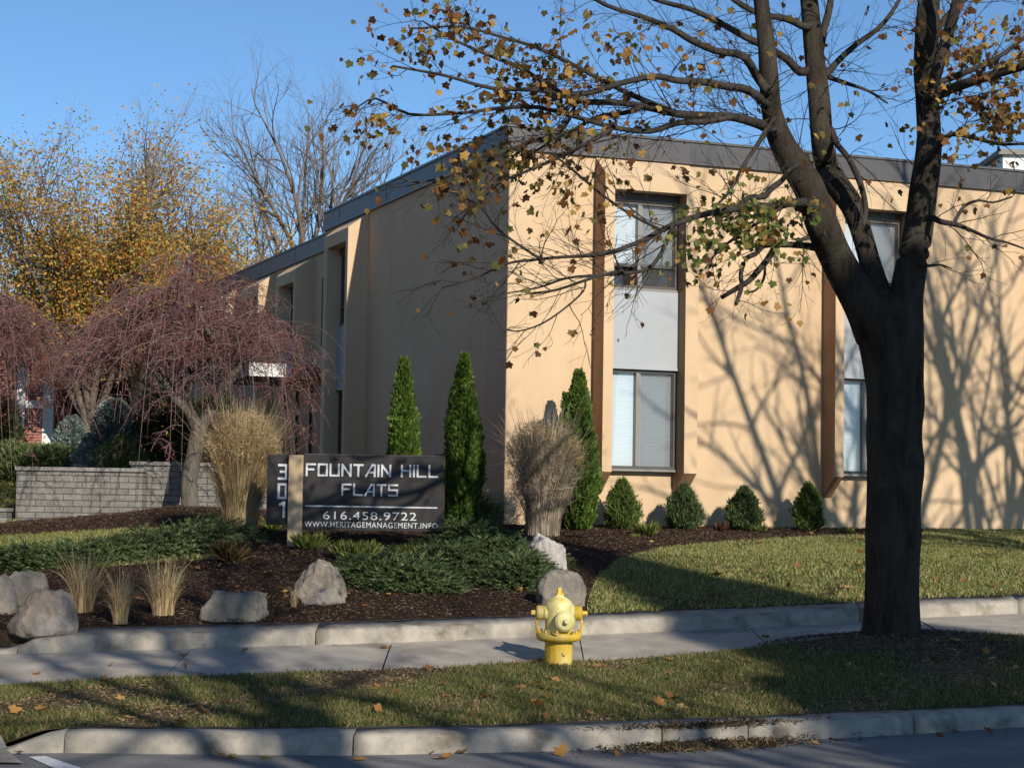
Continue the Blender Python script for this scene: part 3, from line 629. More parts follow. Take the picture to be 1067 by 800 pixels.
# trunk, irregular outline with flares and burrs
tp = [(928,676,32),(928,668,29.5),(929,655,28),(930,630,27.5),(930,590,27),(930,540,27.5),(931,490,27.5),(931,440,28),(931,400,29),(928,360,33),(924,330,36),(921,318,30),(919,308,20),(918,301,8)]
tpts = [at(a, b, TR.y) for a, b, c in tp]; trad = [c/PXM for a, b, c in tp]; tpts, trad = refine(tpts, trad, 5)
from mathutils import noise as mno
tpts2 = []; trad2 = []
for i in range(len(tpts)-1):
    for j in range(3): tpts2.append(tpts[i].lerp(tpts[i+1], j/3)); trad2.append(trad[i]+(trad[i+1]-trad[i])*j/3)
tpts, trad = tpts2, trad2
n = 110; base = len(mbT.v)
for i, p in enumerate(tpts):
    for k in range(n):
        a = 2*math.pi*k/n; ca, sa = math.cos(a), math.sin(a); hh = p.z-TR.z
        rdg = abs(mno.noise(Vector((ca*4.5, sa*4.5, hh*.9)))); rd2 = abs(mno.noise(Vector((ca*13, sa*13, hh*3.2+7))))
        fl = 1+.035*math.sin(5*a+hh*1.1)+.05*(.35-rdg)+.045*(.3-rd2)+.03*mno.noise(Vector((ca*2, sa*2, hh*2.5)))
        if hh < .45: fl += .20*(1-max(hh, 0)/.45)**2*(.45+.55*math.sin(5*a+1))
        for zc_, ac, am, wz in ((1.75, .15, .13, .22), (2.35, .35, .12, .16), (1.1, .1, .05, .12), (2.0, 3.3, .05, .2)):
            fl += am*max(0, math.cos(a-ac))**3*math.exp(-((hh-zc_)/wz)**2)
        r = trad[i]*fl; mbT.v.append((p.x+ca*r, p.y+sa*r*.92, p.z))
for i in range(len(tpts)-1):
    for k in range(n): mbT.f.append((base+i*n+k, base+i*n+(k+1) % n, base+(i+1)*n+(k+1) % n, base+(i+1)*n+k)); mbT.m.append(0)
STEMS = [
 ([(915,345,26),(900,318,21),(883,290,18.5),(868,262,17.5),(857,235,17),(850,215,16.5),(841,192,16),(828,172,15),(813,145,13),(804,115,10.5),(801,80,10),(799,50,9),(793,0,8),(788,-60,6.5),(780,-130,5),(770,-200,3)], 0, -.7),
 ([(926,330,18),(914,300,13),(905,268,11),(897,240,11),(888,215,12.5),(874,195,13),(862,175,12.5),(857,150,12),(854,110,12),(851,80,11.5),(848,52,11),(844,10,10),(838,-50,8.5),(836,-120,6),(830,-220,3)], .1, .9),
 ([(938,350,25),(944,310,18),(950,275,16.5),(957,240,15.5),(962,200,15),(967,165,14),(968,138,12.5),(966,103,12),(965,70,13.5),(966,34,12.5),(968,0,12),(972,-60,10),(980,-140,7),(990,-230,3)], 0, -.2),
 ([(846,215,8),(838,180,8),(836,165,8)], 0, .3)]
LM = [  # traced limbs: joints, start depth offset, depth drift
 ([(966,112,7),(970,96,6.5),(978,68,6),(985,45,6),(998,0,5.5),(1012,-60,4)], -.2, -.8),
 ([(852,78,3),(858,34,4.5),(864,10,4),(870,-30,3)], .7, .5),
 ([(806,138,5.5),(795,131,5.5),(780,126,5),(762,122,4.6),(735,121,4.2),(707,119,4),(672,111,3.5),(640,107,3.2),(601,105,2.8),(570,88,2.4),(540,70,2),(505,56,1.6),(470,40,1.2),(440,22,.8)], -.3, -1.6),
 ([(800,95,4.5),(790,82,4.5),(778,62,4.2),(766,56,4),(745,53,3.6),(720,42,3.4),(700,30,3),(670,18,2.4),(630,5,2),(600,-15,1.5)], -.4, -1.2),
 ([(798,108,4.5),(780,94,4.2),(755,90,4),(734,86,3.8),(705,84,3.4),(684,80,3.2),(650,86,2.8),(608,98,2.6),(560,94,2.2),(512,92,1.8),(464,79,1.4),(409,69,1)], -.4, -2.2),
 ([(762,122,3.4),(735,127,3.2),(707,128,3),(677,137,2.8),(640,133,2.4),(600,122,2.2),(560,112,2),(520,113,1.8),(480,118,1.5),(426,119,1.2),(392,103,.9),(372,112,.7)], -.7, -1.5),
 ([(707,119,3),(690,112,2.8),(660,100,2.6),(630,85,2.3),(594,66,2),(560,50,1.8),(520,38,1.4),(480,28,1.1),(430,30,.8)], -.8, -1.2),
 ([(672,111,2.5),(650,118,2.4),(622,122,2),(590,140,1.8),(555,148,1.6),(520,160,1.4),(480,178,1.2),(440,190,.9),(418,186,.7)], -1, -1.2),
 ([(640,133,2.2),(610,150,2),(580,165,1.8),(550,178,1.5),(520,190,1.2),(500,200,1),(480,232,.7)], -1.2, -.6),
 ([(834,75,5),(820,62,4.2),(796,48,4),(775,38,3.6),(750,24,3.2),(720,10,2.8),(690,2,2.4),(650,-12,2)], .7, -1.2),
 ([(838,28,4.2),(820,20,3.8),(790,14,3.4),(765,0,3),(740,-20,2.4),(700,-50,1.8)], .8, -.8),
 ([(862,76,4.2),(875,62,3.6),(893,46,3.2),(915,30,2.8),(930,12,2.4),(940,-6,2),(952,-40,1.5)], .8, .9),
 ([(862,80,3),(885,88,2.2),(905,95,1.6),(925,108,1)], .8, .6),
 ([(866,135,3.4),(872,150,3.2),(884,165,3),(896,190,3.4),(902,215,3),(900,235,2)], .5, -.7),
 ([(975,100,5.8),(990,93,5.2),(1010,86,5),(1035,78,4.6),(1067,69,4.2),(1100,60,3.6),(1140,40,2.6)], -.2, -1.5),
 ([(972,88,3.8),(990,82,3.4),(1010,74,3),(1040,60,2.6),(1067,40,2.2),(1100,20,1.6)], -.1, .8),
 ([(966,40,4.5),(985,20,4),(1010,-5,3.4),(1050,-30,2.6),(1090,-40,2)], -.2, 1.2),
 ([(968,165,5),(980,150,3.4),(992,140,2.6),(1012,143,2.2),(1040,150,1.8),(1067,150,1.2)], 0, -1.2),
 ([(968,225,3.6),(980,231,3),(996,234,2.6),(1012,240,2),(1030,248,1.6),(1050,253,1.2),(1075,262,.8)], -.1, -.8),
 ([(994,234,2.2),(998,225,2),(1006,214,1.8),(1020,209,1.4),(1035,211,1.2),(1055,205,.9)], -.25, .6),
 ([(958,275,3),(968,277,1.6),(980,276,1),(992,280,.7)], -.1, -.3),
 ([(850,215,5.5),(838,211,5),(820,212,4.6),(804,216,4.4),(785,214,4),(770,217,3.8),(750,220,3.4),(728,225,3),(702,234,2.8),(685,242,2.6),(669,251,2.4),(645,260,2.1),(628,265,1.9),(605,267,1.7),(584,268,1.6),(555,271,1.4),(527,275,1.2),(495,290,.9),(460,300,.6)], -.2, -2.2),
 ([(770,215,2.4),(780,206,3),(796,205,3.2),(803,197,3.4),(815,188,3),(822,178,2.4),(834,170,2)], -.7, .6),
 ([(700,236,2.2),(690,262,2),(675,280,1.8),(650,285,1.6),(620,287,1.4),(590,290,1.2),(560,300,.9),(530,305,.6)], -1, -1),
 ([(645,282,1.4),(610,292,1.4),(580,302,1.2),(552,306,1)], -1.1, -.3),
 ([(608,303,1),(590,320,.9),(565,337,.8),(540,345,.7),(522,342,.5)], -1.1, -.3),
 ([(860,260,6),(850,258,4.2),(838,256,3.6),(820,255,3.4),(809,256,3.4),(800,270,3.4),(790,282,3.2),(780,293,3),(765,302,2.6),(752,310,2.2)], -.2, -.6),
 ([(812,256,2.2),(796,256,3),(788,264,2.6),(777,270,2.6),(772,285,2.4),(773,298,2.4),(770,308,2.2),(767,317,1.8)], -.3, -.5),
 ([(797,275,1.6),(796,290,1.4),(788,302,1.2),(778,305,.9)], -.4, .2),
 ([(846,238,2.4),(845,246,2.4),(835,250,2.2),(828,255,2)], -.2, -.1),
 ([(560,268,1.3),(520,240,1.1),(500,215,1),(470,200,.8)], -2, -.6),
 ([(690,240,1.6),(660,225,1.4),(630,205,1.3),(600,180,1.2),(575,160,1)], -1, -.8),
 ([(812,218,2),(790,232,1.8),(770,245,1.5),(748,262,1.3),(735,280,1)], -.5, -.8),
 ([(805,125,3),(790,150,2.4),(775,172,2),(760,200,1.5),(745,215,1)], -.3, -.9),
 ([(601,105,2),(590,130,1.6),(570,150,1.3),(545,165,1.1)], -1.2, .4)]
def leafw(p):
    x, y = proj(p); w = .05
    def bump_(cx, cy_, sx, sy, a): return a*math.exp(-((x-cx)/sx)**2-((y-cy_)/sy)**2)
    w += bump_(480, 80, 90, 60, .85)+bump_(500, 175, 70, 28, .75)+bump_(390, 125, 35, 30, .8)+bump_(600, 55, 90, 50, .35)+bump_(1040, 50, 50, 60, .6)+bump_(1040, 140, 55, 40, 1.0)+bump_(985, 90, 25, 50, .35)
    w += bump_(500, 240, 40, 40, .12)+bump_(620, 200, 45, 25, .3)+bump_(430, 20, 60, 40, .6)
    if y < -15: w += .12
    return w
green_tips = []
for sp, a, b in STEMS:
    pts, rad = path(sp, TR.y+a, b); mbT.tube(pts, rad, 16)
    top = [(p, r) for p, r in zip(pts, rad) if proj(p)[1] < 60]
    if len(top) > 3:
        ramify(mbB, [p for p, r in top], [r for p, r in top], 0, [(2.6, 2.4, .03, .85, .12, .02, 7), (3.6, .8, .009, .7, .14, 0, 5), (5, .35, .004, .6, .15, 0, 3)], RT, tipsA)
    low = [(p, r) for p, r in zip(pts, rad) if 70 <= proj(p)[1] < 230]
    if len(low) > 3: ramify(mbB, [p for p, r in low], [r for p, r in low], 0, [(3.0, .8, .007, 1.1, .16, .02, 6), (5, .35, .004, .6, .15, 0, 3)], RT, tipsA)
for sp, a, b in LM:
    pts, rad = path(sp, TR.y+a, b, True); mbB.tube(pts, rad, 8)
    px = proj(pts[len(pts)//2])
    heavy = 1.0 if px[1] < 200 or px[0] < 700 else .55
    ramify(mbB, pts, rad, 0, [(8.5*heavy, .8, .0066, .75, .13, 0, 6), (8, .36, .0042, .6, .15, 0, 4), (6, .16, .0028, .6, .15, 0, 2)], RT, tipsA, .08)
mbT.build('trunk', M_bark, st, True); mbB.build('branches', M_twig, st, True)
P = []; D = []; Pg = []; Dg = []
for p, d in tipsA:
    x, y = proj(p); g = math.exp(-((x-782)/55)**2-((y-235)/30)**2)+.45*math.exp(-((x-715)/28)**2-((y-235)/45)**2)
    for q in range(4):
        if RT.random() < leafw(p)*.7: P.append(p+Vector((RT.gauss(0, .05), RT.gauss(0, .05), RT.gauss(-.03, .04)))); D.append(d*.4+Vector((RT.gauss(0, .5), RT.gauss(0, .5), -.8)))
        if RT.random() < g*.95: Pg.append(p+Vector((RT.gauss(0, .06), RT.gauss(0, .06), RT.gauss(-.04, .05)))); Dg.append(d*.3+Vector((RT.gauss(0, .5), RT.gauss(0, .5), -.9)))
for (pl, dl, mt) in ((P, D, M_maple), (Pg, Dg, M_maple_g)):
    if not pl: continue
    n = len(pl); V, Fc = cards(MAPLE, np.array([tuple(v) for v in pl]), np.array([tuple(v) for v in dl]), rng.uniform(.035, .08, n), 0); np_mesh('foliage', V, Fc, mt, st)
print('leaves', len(P), len(Pg), 'tips', len(tipsA))
# ---- trees standing outside the picture whose shade falls into it
def bare_tree(name, label, loc, height, r, R, cfg, spread=.5, nst=4, mt=None, lean=(0, 0), leaf=None, leafp=0, lsize=.12, group=None, split=.3, cat='tree'):
    t = thing(name, label, cat, loc, group); mb = MB(); tips = []; loc = Vector(loc)
    h = height*split; per_ = cfg[0][0]
    pts, rad = limb(mb, loc-Vector((0, 0, .15)), Vector((lean[0], lean[1], 1)).normalized(), h, r, r*.75, 8, .03, .02, R, 12)
    mb2 = MB()
    for k in range(nst):
        a = 2*math.pi*(k+R.uniform(-.25, .25))/nst; d = Vector((math.cos(a)*spread*R.uniform(.5, 1.1), math.sin(a)*spread*R.uniform(.5, 1.1), 1)).normalized()
        p0 = pts[-1-R.randint(0, 2)]; L = (height-h)*R.uniform(.75, 1.05)
        q, w = limb(mb, p0, d, L, r*(.44 if per_ == 2.0 else .5), r*.07, 12, .07, .03, R, 8)
        ramify(mb2, q, w, 0, cfg, R, tips, .12)
    mb.build('trunk', mt or M_bark, t, True); mb2.build('branches', mt or M_twig, t, True)
    if leaf:
        P = []; D = []
        for p, d in tips:
            for q in range(17):
                if R.random() < (leafp(p) if callable(leafp) else leafp): P.append(tuple(p+Vector((R.gauss(0, .24), R.gauss(0, .24), R.gauss(0, .24))))); D.append((R.gauss(0, 1), R.gauss(0, 1), R.gauss(-.5, .7)))
        if P: V, Fc = cards(OVAL, P, D, rng.uniform(.6, 1.2, len(P))*lsize); np_mesh('foliage', V, Fc, leaf, t)
    return t
CB = [(1.7, 2.6, .045, .7, .12, .03, 7), (2.6, 1.1, .014, .65, .13, .02, 5), (3.6, .5, .006, .6, .15, 0, 3)]
def gz(x, y): return Vector((x, y, Hs(x, y)))
CC = [(2.2, 3.2, .06, .7, .12, .03, 7), (3.0, 1.3, .02, .65, .13, .02, 5), (3.4, .6, .008, .6, .15, 0, 3)]
CD = [(2.0, 2.8, .038, .7, .12, .03, 7), (3.0, 1.3, .018, .65, .13, .02, 5), (3.4, .6, .009, .6, .15, 0, 3)]
CM = [(1.7, 3.2, .06, .7, .12, .03, 7), (2.6, 1.4, .024, .65, .13, .02, 5), (3.0, .6, .009, .6, .15, 0, 3)]
CT = [(1.1, 3.8, .11, .75, .13, .03, 8), (1.2, 1.9, .045, .65, .14, .02, 6), (1.6, .8, .014, .6, .14, 0, 4)]
for (x, y, h, s, rr, spl, cfg, lb) in ((10.8, 20.5, 13.5, 3, .24, .33, CM, 'bare maple out of frame on the right, its branch shadows lie on the peach wall'),
                        (12.4, 24.0, 13.0, 14, .24, .33, CM, 'bare lawn tree out of frame on the right, nearer the building'),
                        (6.6, -1.2, 16.5, 5, .25, .52, CT, 'thick bare tree across the road casting a long trunk shadow over the left kerb'),
                        (2.6, -3.0, 15.5, 9, .18, .45, CT, 'bare tree farther back across the road shading the pavement at left'),
                        (9.4, -3.0, 14.0, 8, .24, .4, CT, 'bare tree across the road shading the verge at right')):
    R = random.Random(s); bare_tree('bare_tree', lb, gz(x, y) if y > 5 else (x, y, .1), h, rr, R, cfg, .6, 6, split=spl)
# ================================================================ background trees
M_grey = bark('grey_bark', (.16,.125,.10), (.26,.21,.17))
M_yel = leaf_mat('autumn_leaves', [(0, (.38,.15,.04)), (.3, (.62,.28,.06)), (.55, (.72,.42,.09)), (.72, (.54,.43,.08)), (.88, (.34,.36,.08)), (1, (.20,.26,.07))], .4)
CG = [(1.9, 3.8, .05, .6, .09, .05, 8), (2.4, 1.8, .022, .55, .1, .03, 6), (3.0, .8, .013, .5, .12, 0, 4), (4.2, .5, .009, .5, .1, 0, 2)]
R = random.Random(31); p = at(300, 500, 70); p.z = 2.1
bare_tree('tall_bare_tree', 'tall leafless grey tree rising behind the roof left of the building', p, 15.4, .22, R, CG, .55, 10, M_grey, split=.48)
CY = [(2.4, 2.8, .045, .65, .1, .05, 7), (3.4, 1.4, .016, .55, .12, .03, 5), (3.6, .6, .010, .5, .12, 0, 3)]
def lp(top, lo): return lambda q: .05+.95*max(0, min(1, (top-q.z)/(top-lo)))
for px, Y, h, s, nst, lb in ((92, 58, 11.0, 41, 12, 'large autumn tree with bare twiggy top and yellow green lower leaves, left background'), (212, 62, 9.4, 42, 11, 'orange yellow autumn tree between the large autumn tree and the flat roof'), (-34, 64, 8.6, 43, 8, 'yellowing tree at the far left edge of the background')):
    p = at(px, 500, Y); p.z = 2.1; R = random.Random(s)
    bare_tree('autumn_tree', lb, p, h, .22, R, CY, .62, nst, M_grey, leaf=M_yel, leafp=lp(p.z+h*.95, p.z+h*.58), lsize=.115, split=.2)
# far evergreens closing the view low down at the left
M_ever = leaf_mat('dark_evergreen', [(0, (.018,.035,.014)), (.6, (.04,.065,.025)), (1, (.08,.11,.04))], .2)
M_spruce = leaf_mat('blue_spruce', [(0, (.10,.14,.12)), (.5, (.20,.27,.24)), (1, (.36,.44,.40))], .2)
M_arb = leaf_mat('arborvitae', [(0, (.035,.075,.012)), (.4, (.07,.13,.02)), (.8, (.12,.19,.03)), (1, (.20,.25,.05))], .25)
M_box = leaf_mat('boxwood', [(0, (.05,.09,.02)), (.5, (.10,.15,.035)), (1, (.20,.24,.06))], .25)
M_juni = leaf_mat('juniper', [(0, (.03,.055,.02)), (.5, (.07,.11,.04)), (.85, (.13,.17,.065)), (1, (.20,.22,.09))], .2)
M_juni2 = leaf_mat('light_juniper', [(0, (.06,.09,.03)), (.5, (.125,.165,.06)), (1, (.22,.25,.11))], .2)
M_stem = bark('stem_bark', (.07,.045,.03), (.13,.09,.06))
def crown(N_, prof, h, R0, tpl, size, upb=1.0, outb=.8, lump=.12, shell=.45, seed=1, zmin=0):
    g = np.random.default_rng(seed); z = zmin+(1-zmin)*g.random(N_)**.9; a = g.uniform(0, 2*np.pi, N_)
    r = np.interp(z, prof[0], prof[1])*R0; lum = 1+lump*(np.sin(3*a+z*9+seed)+.7*np.sin(7*a-z*17)+.5*np.sin(11*a+z*31))
    q = r*lum*(shell+(1-shell)*np.sqrt(g.random(N_)))
    P = np.stack([q*np.cos(a), q*np.sin(a), z*h+g.normal(0, .01, N_)], 1)
    D = np.stack([np.cos(a)*outb, np.sin(a)*outb, np.full(N_, upb)], 1)+g.normal(0, .3, (N_, 3))
    return P, D
def plant(name, label, cat, loc, parts, mats, group=None, stem=None, names=None):
    t = thing(name, label, cat, loc, group)
    for j, ((P, D, tpl, size, wd), m) in enumerate(zip(parts, mats)):
        V, Fc = cards(tpl, P+np.array(loc), D, size, 0, wd); np_mesh((names or ['foliage']*9)[j], V, Fc, m, t)
    if stem: mb = MB(); mb.tube([Vector(loc)-Vector((0,0,.05)), Vector(loc)+Vector((0, 0, stem[0]))], [stem[1], stem[1]*.4], 8); mb.build('trunk', M_stem, t)
    return t
CONE = ([0, .06, .3, .55, .75, .88, .95, 1], [.6, .9, 1, .8, .55, .3, .14, .02])
def arb(px, py, top, halfw, label, seed, n=11000):
    g = ground(px, py); s = F/g.y; h = (py-top)/s; R0 = halfw/s
    P, D = crown(n, CONE, h, R0, SPRAY, 0, 1.3, .7, .15, .5, seed)
    if px == 601:                           # a second lower leader on the left
        m_ = n//7; P[:m_], D[:m_] = crown(m_, CONE, h*.86, R0*.55, SPRAY, 0, 1.3, .7, .15, .4, 77); P[:m_, 0] -= R0*.62
    plant('arborvitae', label, 'conifer', g, [(P, D, SPRAY, rng.uniform(.05, .11, n), rng.uniform(.05, .09, n))], [M_arb], 'columnar arborvitae against the building', (h*.7, .04))
arb(418, 551, 377, 15.5, 'narrow arborvitae rising behind the dark sign panel', 3)
arb(481, 549, 373, 19, 'taller arborvitae right of the dark sign panel', 4, 13000)
arb(601, 552, 390, 20, 'arborvitae at the sunlit corner behind the dry grey shrub', 5, 13000)
EGG = ([0, .1, .3, .5, .7, .85, .95, 1], [.55, .92, 1, .92, .7, .42, .2, .05])
sd = 10
for px, py, top, hw, lb, yl in ((648, 551.5, 502, 16.5, 'yellowish rounded shrub under the first window bay', 1), (712, 552, 507, 17, 'round bluish green shrub right of the first window bay', 0), (775, 552.5, 510, 17, 'round dark green shrub alone before the blank wall', 0), (842, 552.5, 506, 14, 'narrow pointed shrub below the second brown pilaster', 1)):
    g = ground(px, py); s = F/g.y; h = (py-top)/s; n = 9000; sd += 1
    P, D = crown(n, EGG, h, hw/s, OVAL, 0, 1.1, .7, .20, .35, sd)
    P2, D2 = crown(260, EGG, h*1.08, hw/s*1.05, OVAL, 0, 1.6, .5, .15, .9, sd+30)
    plant('foundation_shrub', lb, 'shrub', g, [(np.concatenate([P, P2]), np.concatenate([D, D2]), OVAL, rng.uniform(.035, .075, n+260), rng.uniform(.02, .04, n+260))], [M_box if yl else M_juni], 'small shrubs along the peach wall', (h*.5, .015))
# small leafy tufts near the shrubs
def tuft(px, py, w, h, label, m, seed, name='leafy_tuft', n=260, cat='plant', lean=.6, wd=.02, group=None):
    g = ground(px, py); s = F/g.y; R = np.random.default_rng(seed)
    a = R.uniform(0, 6.283, n); rr = np.sqrt(R.random(n))*w/s*.35
    P = np.stack([rr*np.cos(a), rr*np.sin(a), np.zeros(n)], 1); D = np.stack([np.cos(a)*lean, np.sin(a)*lean, np.ones(n)], 1)+R.normal(0, .25, (n, 3))
    o_ = cards(OVAL, P+np.array(g), D, R.uniform(.5, 1.1, n)*h/s, 0, wd)
    t = np_mesh(name, o_[0], o_[1], m, loc=tuple(g)); tag(t, label, cat, group); return t
M_lime = leaf_mat('lime_leaves', [(0, (.10,.15,.03)), (.5, (.22,.27,.06)), (1, (.36,.36,.12))], .3)
tuft(674, 558, 22, 18, 'pale green leafy tuft in the mulch between the first two shrubs', M_lime, 1)
tuft(790, 554, 18, 9, 'low pale tuft between the dark green shrub and the narrow shrub', M_lime, 3)
tuft(752, 553, 9, 12, 'small reddish seedling beside the dark green shrub', leaf_mat('red_leaves', [(0, (.10,.04,.03)), (1, (.2,.09,.06))], .2), 4, n=90)
tuft(883, 555, 12, 8, 'low green tuft left of the big trunk by the wall', M_lime, 5, n=160)
tuft(662, 560, 10, 6, 'tiny green sprout in mulch at the edge of the lawn', M_lime, 6, n=60)
tuft(322, 572, 34, 20, 'lime green tuft round the foot of the tan sign post', M_lime, 7, n=420)
tuft(285, 553, 16, 18, 'bright green sprig between the tall tan grass and the sign', M_lime, 8, n=200)
tuft(372, 583, 50, 22, 'yellow green low plants under the dark sign panel', M_lime, 9, n=900)
tuft(435, 583, 50, 18, 'yellow green low plants under the right half of the sign', M_lime, 12, n=700)
tuft(240, 585, 26, 26, 'brownish low plant in the mulch left of the sign', leaf_mat('brown_leaves', [(0, (.07,.04,.02)), (1, (.2,.14,.06))], .2), 10, n=300)
tuft(184, 612, 12, 20, 'thin green stems in the mulch near the flat boulder', M_juni2, 11, n=60, lean=.3, wd=.008)
# ---- junipers: sprays spreading over the ground
def juniper(spots, label, m, seed, n=900, frond=.38, k=13, up=.5, ndl=.055):
    g0 = ground(*spots[0][:2]); R = np.random.default_rng(seed); Ps = []; Ds = []
    for px, py, wpx, hpx in spots:
        g = ground(px, py); s = F/g.y; rx = wpx/s; hh = hpx/s; N_ = int(n*wpx/50)
        a = R.uniform(0, 6.283, N_); q = np.sqrt(R.random(N_)); X = g.x+rx*q*np.cos(a)*.9; Y = g.y+rx*.8*q*np.sin(a)
        Z = H(X, Y)+hh*(1-q**2)*R.uniform(.2, 1, N_)*.8
        d = nrm(np.stack([np.cos(a)*(.4+q), np.sin(a)*(.4+q), R.uniform(up*.3, up*1.6, N_)], 1)+R.normal(0, .25, (N_, 3)))
        L = frond*R.uniform(.5, 1.1, N_)
        for j in range(k):
            t = (j+.5)/k; pos = np.stack([X, Y, Z], 1)+d*(L*t)[:, None]-np.array([0, 0, 1])*(L*.35*t*t)[:, None]
            for sg in (-1, 1):
                side = nrm(np.cross(d, np.array([0, 0, 1.])))*sg; Ps.append(pos); Ds.append(d*.9+side*.75+R.normal(0, .2, (N_, 3)))
    P = np.concatenate(Ps); D = np.concatenate(Ds)
    V, Fc = cards(NEEDLE, P, D, R.uniform(.6, 1.3, len(P))*ndl, 0, width=.13)
    t = np_mesh('juniper', V, Fc, m, loc=tuple(g0)); return tag(t, label, 'shrub')
juniper([(395, 606, 42, 26), (430, 612, 36, 22), (470, 602, 44, 34), (510, 598, 46, 42), (535, 608, 36, 28), (490, 572, 40, 30), (550, 590, 24, 24)], 'dark spreading juniper sprawling between the two upright boulders', M_juni, 5, 1300)
juniper([(160, 577, 45, 22), (200, 572, 42, 24), (225, 566, 36, 20), (110, 583, 36, 16), (65, 585, 30, 10)], 'long spreading juniper lying across the bed at left', M_juni2, 6, 1000)
juniper([(15, 592, 26, 18), (40, 590, 26, 16), (70, 589, 24, 12)], 'dark low juniper behind the left boulders', M_juni, 7, 1100)
juniper([(482, 545, 26, 34)], 'wispy olive bush at the foot of the taller arborvitae', M_juni2, 8, 900, .5, up=1.5)
# ---- ornamental grasses
def ribbons(P, A, L, spread, droop, w, R, seg=7):
    N_ = len(P); out = np.stack([np.cos(A), np.sin(A), np.zeros(N_)], 1); side = np.stack([-np.sin(A+R.normal(0, .8, N_)), np.cos(A), np.zeros(N_)], 1)
    V = []
    for i in range(seg):
        t = i/(seg-1); c = P+out*(L*spread*t**1.7)[:, None]+np.array([0, 0, 1.])*(L*(t-droop*t**3.2))[:, None]+out*(L*droop*.5*t**3)[:, None]
        ww = w*(1-.8*t); V += [c-side*ww[:, None], c+side*ww[:, None]]
    V = np.stack(V, 1); b = np.array([(2*i, 2*i+1, 2*i+3, 2*i+2) for i in range(seg-1)])
    return V.reshape(-1, 3), (b[None]+(np.arange(N_)*2*seg)[:, None, None]).reshape(-1, 4)
M_tan = leaf_mat('tan_grass', [(0, (.28,.19,.09)), (.4, (.48,.35,.18)), (.8, (.64,.51,.29)), (1, (.75,.64,.42))], .35)
M_greyg = leaf_mat('grey_grass', [(0, (.28,.21,.14)), (.4, (.46,.36,.25)), (.8, (.62,.52,.38)), (1, (.75,.66,.52))], .3)
def tallgrass(px, py, top, hw, label, m, seed, n, droop=.15, basew=.35, plume=True, w=.006, m2=None, name='ornamental_grass', lean=0.0, body=.0):
    g = ground(px, py); s = F/g.y; h = (py-top)/s; r = hw/s; R = np.random.default_rng(seed)
    a = R.uniform(0, 6.283, n); q = np.sqrt(R.random(n))*r*basew; P = np.array(g)+np.stack([q*np.cos(a), q*np.sin(a), np.zeros(n)], 1)
    L = h*R.uniform(.45, 1.12, n)/(1-droop*.8); sp = np.abs(R.normal(0, .62, n))*(r/h)*(1-basew*.5)
    V, Fc = ribbons(P, a+R.normal(0, .5, n), L, sp, droop*R.uniform(.1, 2.4, n), np.full(n, w), R)
    t = thing(name, label, 'grass clump', g); np_mesh('blades', V, Fc, m, t)
    if body:
        nb = int(n*body); e_ = nrm(R.normal(0, 1, (nb, 3)))*(R.random((nb, 1))**.5); lp_ = 1+.14*np.sin(e_[:, 0]*6+1)+.1*np.sin(e_[:, 2]*9); Pb = np.array(g)+np.stack([e_[:, 0]*r*.82*lp_, e_[:, 1]*r*.75, (.53+.42*e_[:, 2])*h], 1); Db = R.normal(0, 1, (nb, 3))+np.array([0, 0, .8])
        V, Fc = cards(NEEDLE, Pb, Db, R.uniform(.08, .30, nb), 0, width=.06); np_mesh('loose_stalks', V, Fc, m, t)
    if plume:
        np_ = int(n*.35); a = R.uniform(0, 6.283, np_); ra = np.sqrt(R.random(np_))*r*.95
        zc = h*(.99-.3*(ra/r)**2)-R.random(np_)*h*.14; Ps = []; Ds = []
        for j in range(9):
            t_ = j/9; Ps.append(np.array(g)+np.stack([ra*np.cos(a)+.06*t_*np.cos(a), ra*np.sin(a)+.06*t_*np.sin(a), zc+.14*t_], 1)+R.normal(0, .012, (np_, 3))); Ds.append(np.stack([np.cos(a)*.6, np.sin(a)*.6, np.full(np_, .6)], 1)+R.normal(0, .6, (np_, 3)))
        P = np.concatenate(Ps); V, Fc = cards(NEEDLE, P, np.concatenate(Ds), R.uniform(.03, .07, len(P)), 0, width=.012*6)
        np_mesh('plumes', V, Fc, m2 or m, t)
    return t
tallgrass(250, 561, 434, 38, 'tall tan feathery ornamental grass left of the sign', M_tan, 3, 3600, .14, .42, m2=M_tan)
tallgrass(566, 558, 442, 41, 'dry grey brown shrubby ornamental grass at the building corner', M_greyg, 4, 1500, .2, .42, m2=M_tan, body=3.6)
for px, py, top, hw, s_, lb in ((86, 638, 582, 24, 5, 'leftmost small tuft of dry tan grass beside the boulders'), (125, 650, 602, 17, 6, 'middle small tuft of dry tan grass nearest the kerb'), (170, 641, 588, 25, 7, 'right small tuft of pale dry grass before the juniper')):
    tallgrass(px, py, top, hw, lb, M_tan, s_, 480, .22, .45, False, .004, name='grass_tuft')
tallgrass(306, 633, 610, 10, 'tiny pale grass sprig beside the rounded boulder', M_tan, 9, 60, .1, .3, False, .003, name='grass_tuft')
tallgrass(488, 547, 478, 10, 'few upright pale stalks before the taller arborvitae', M_tan, 12, 30, .05, .3, False, .004, name='grass_stalks')
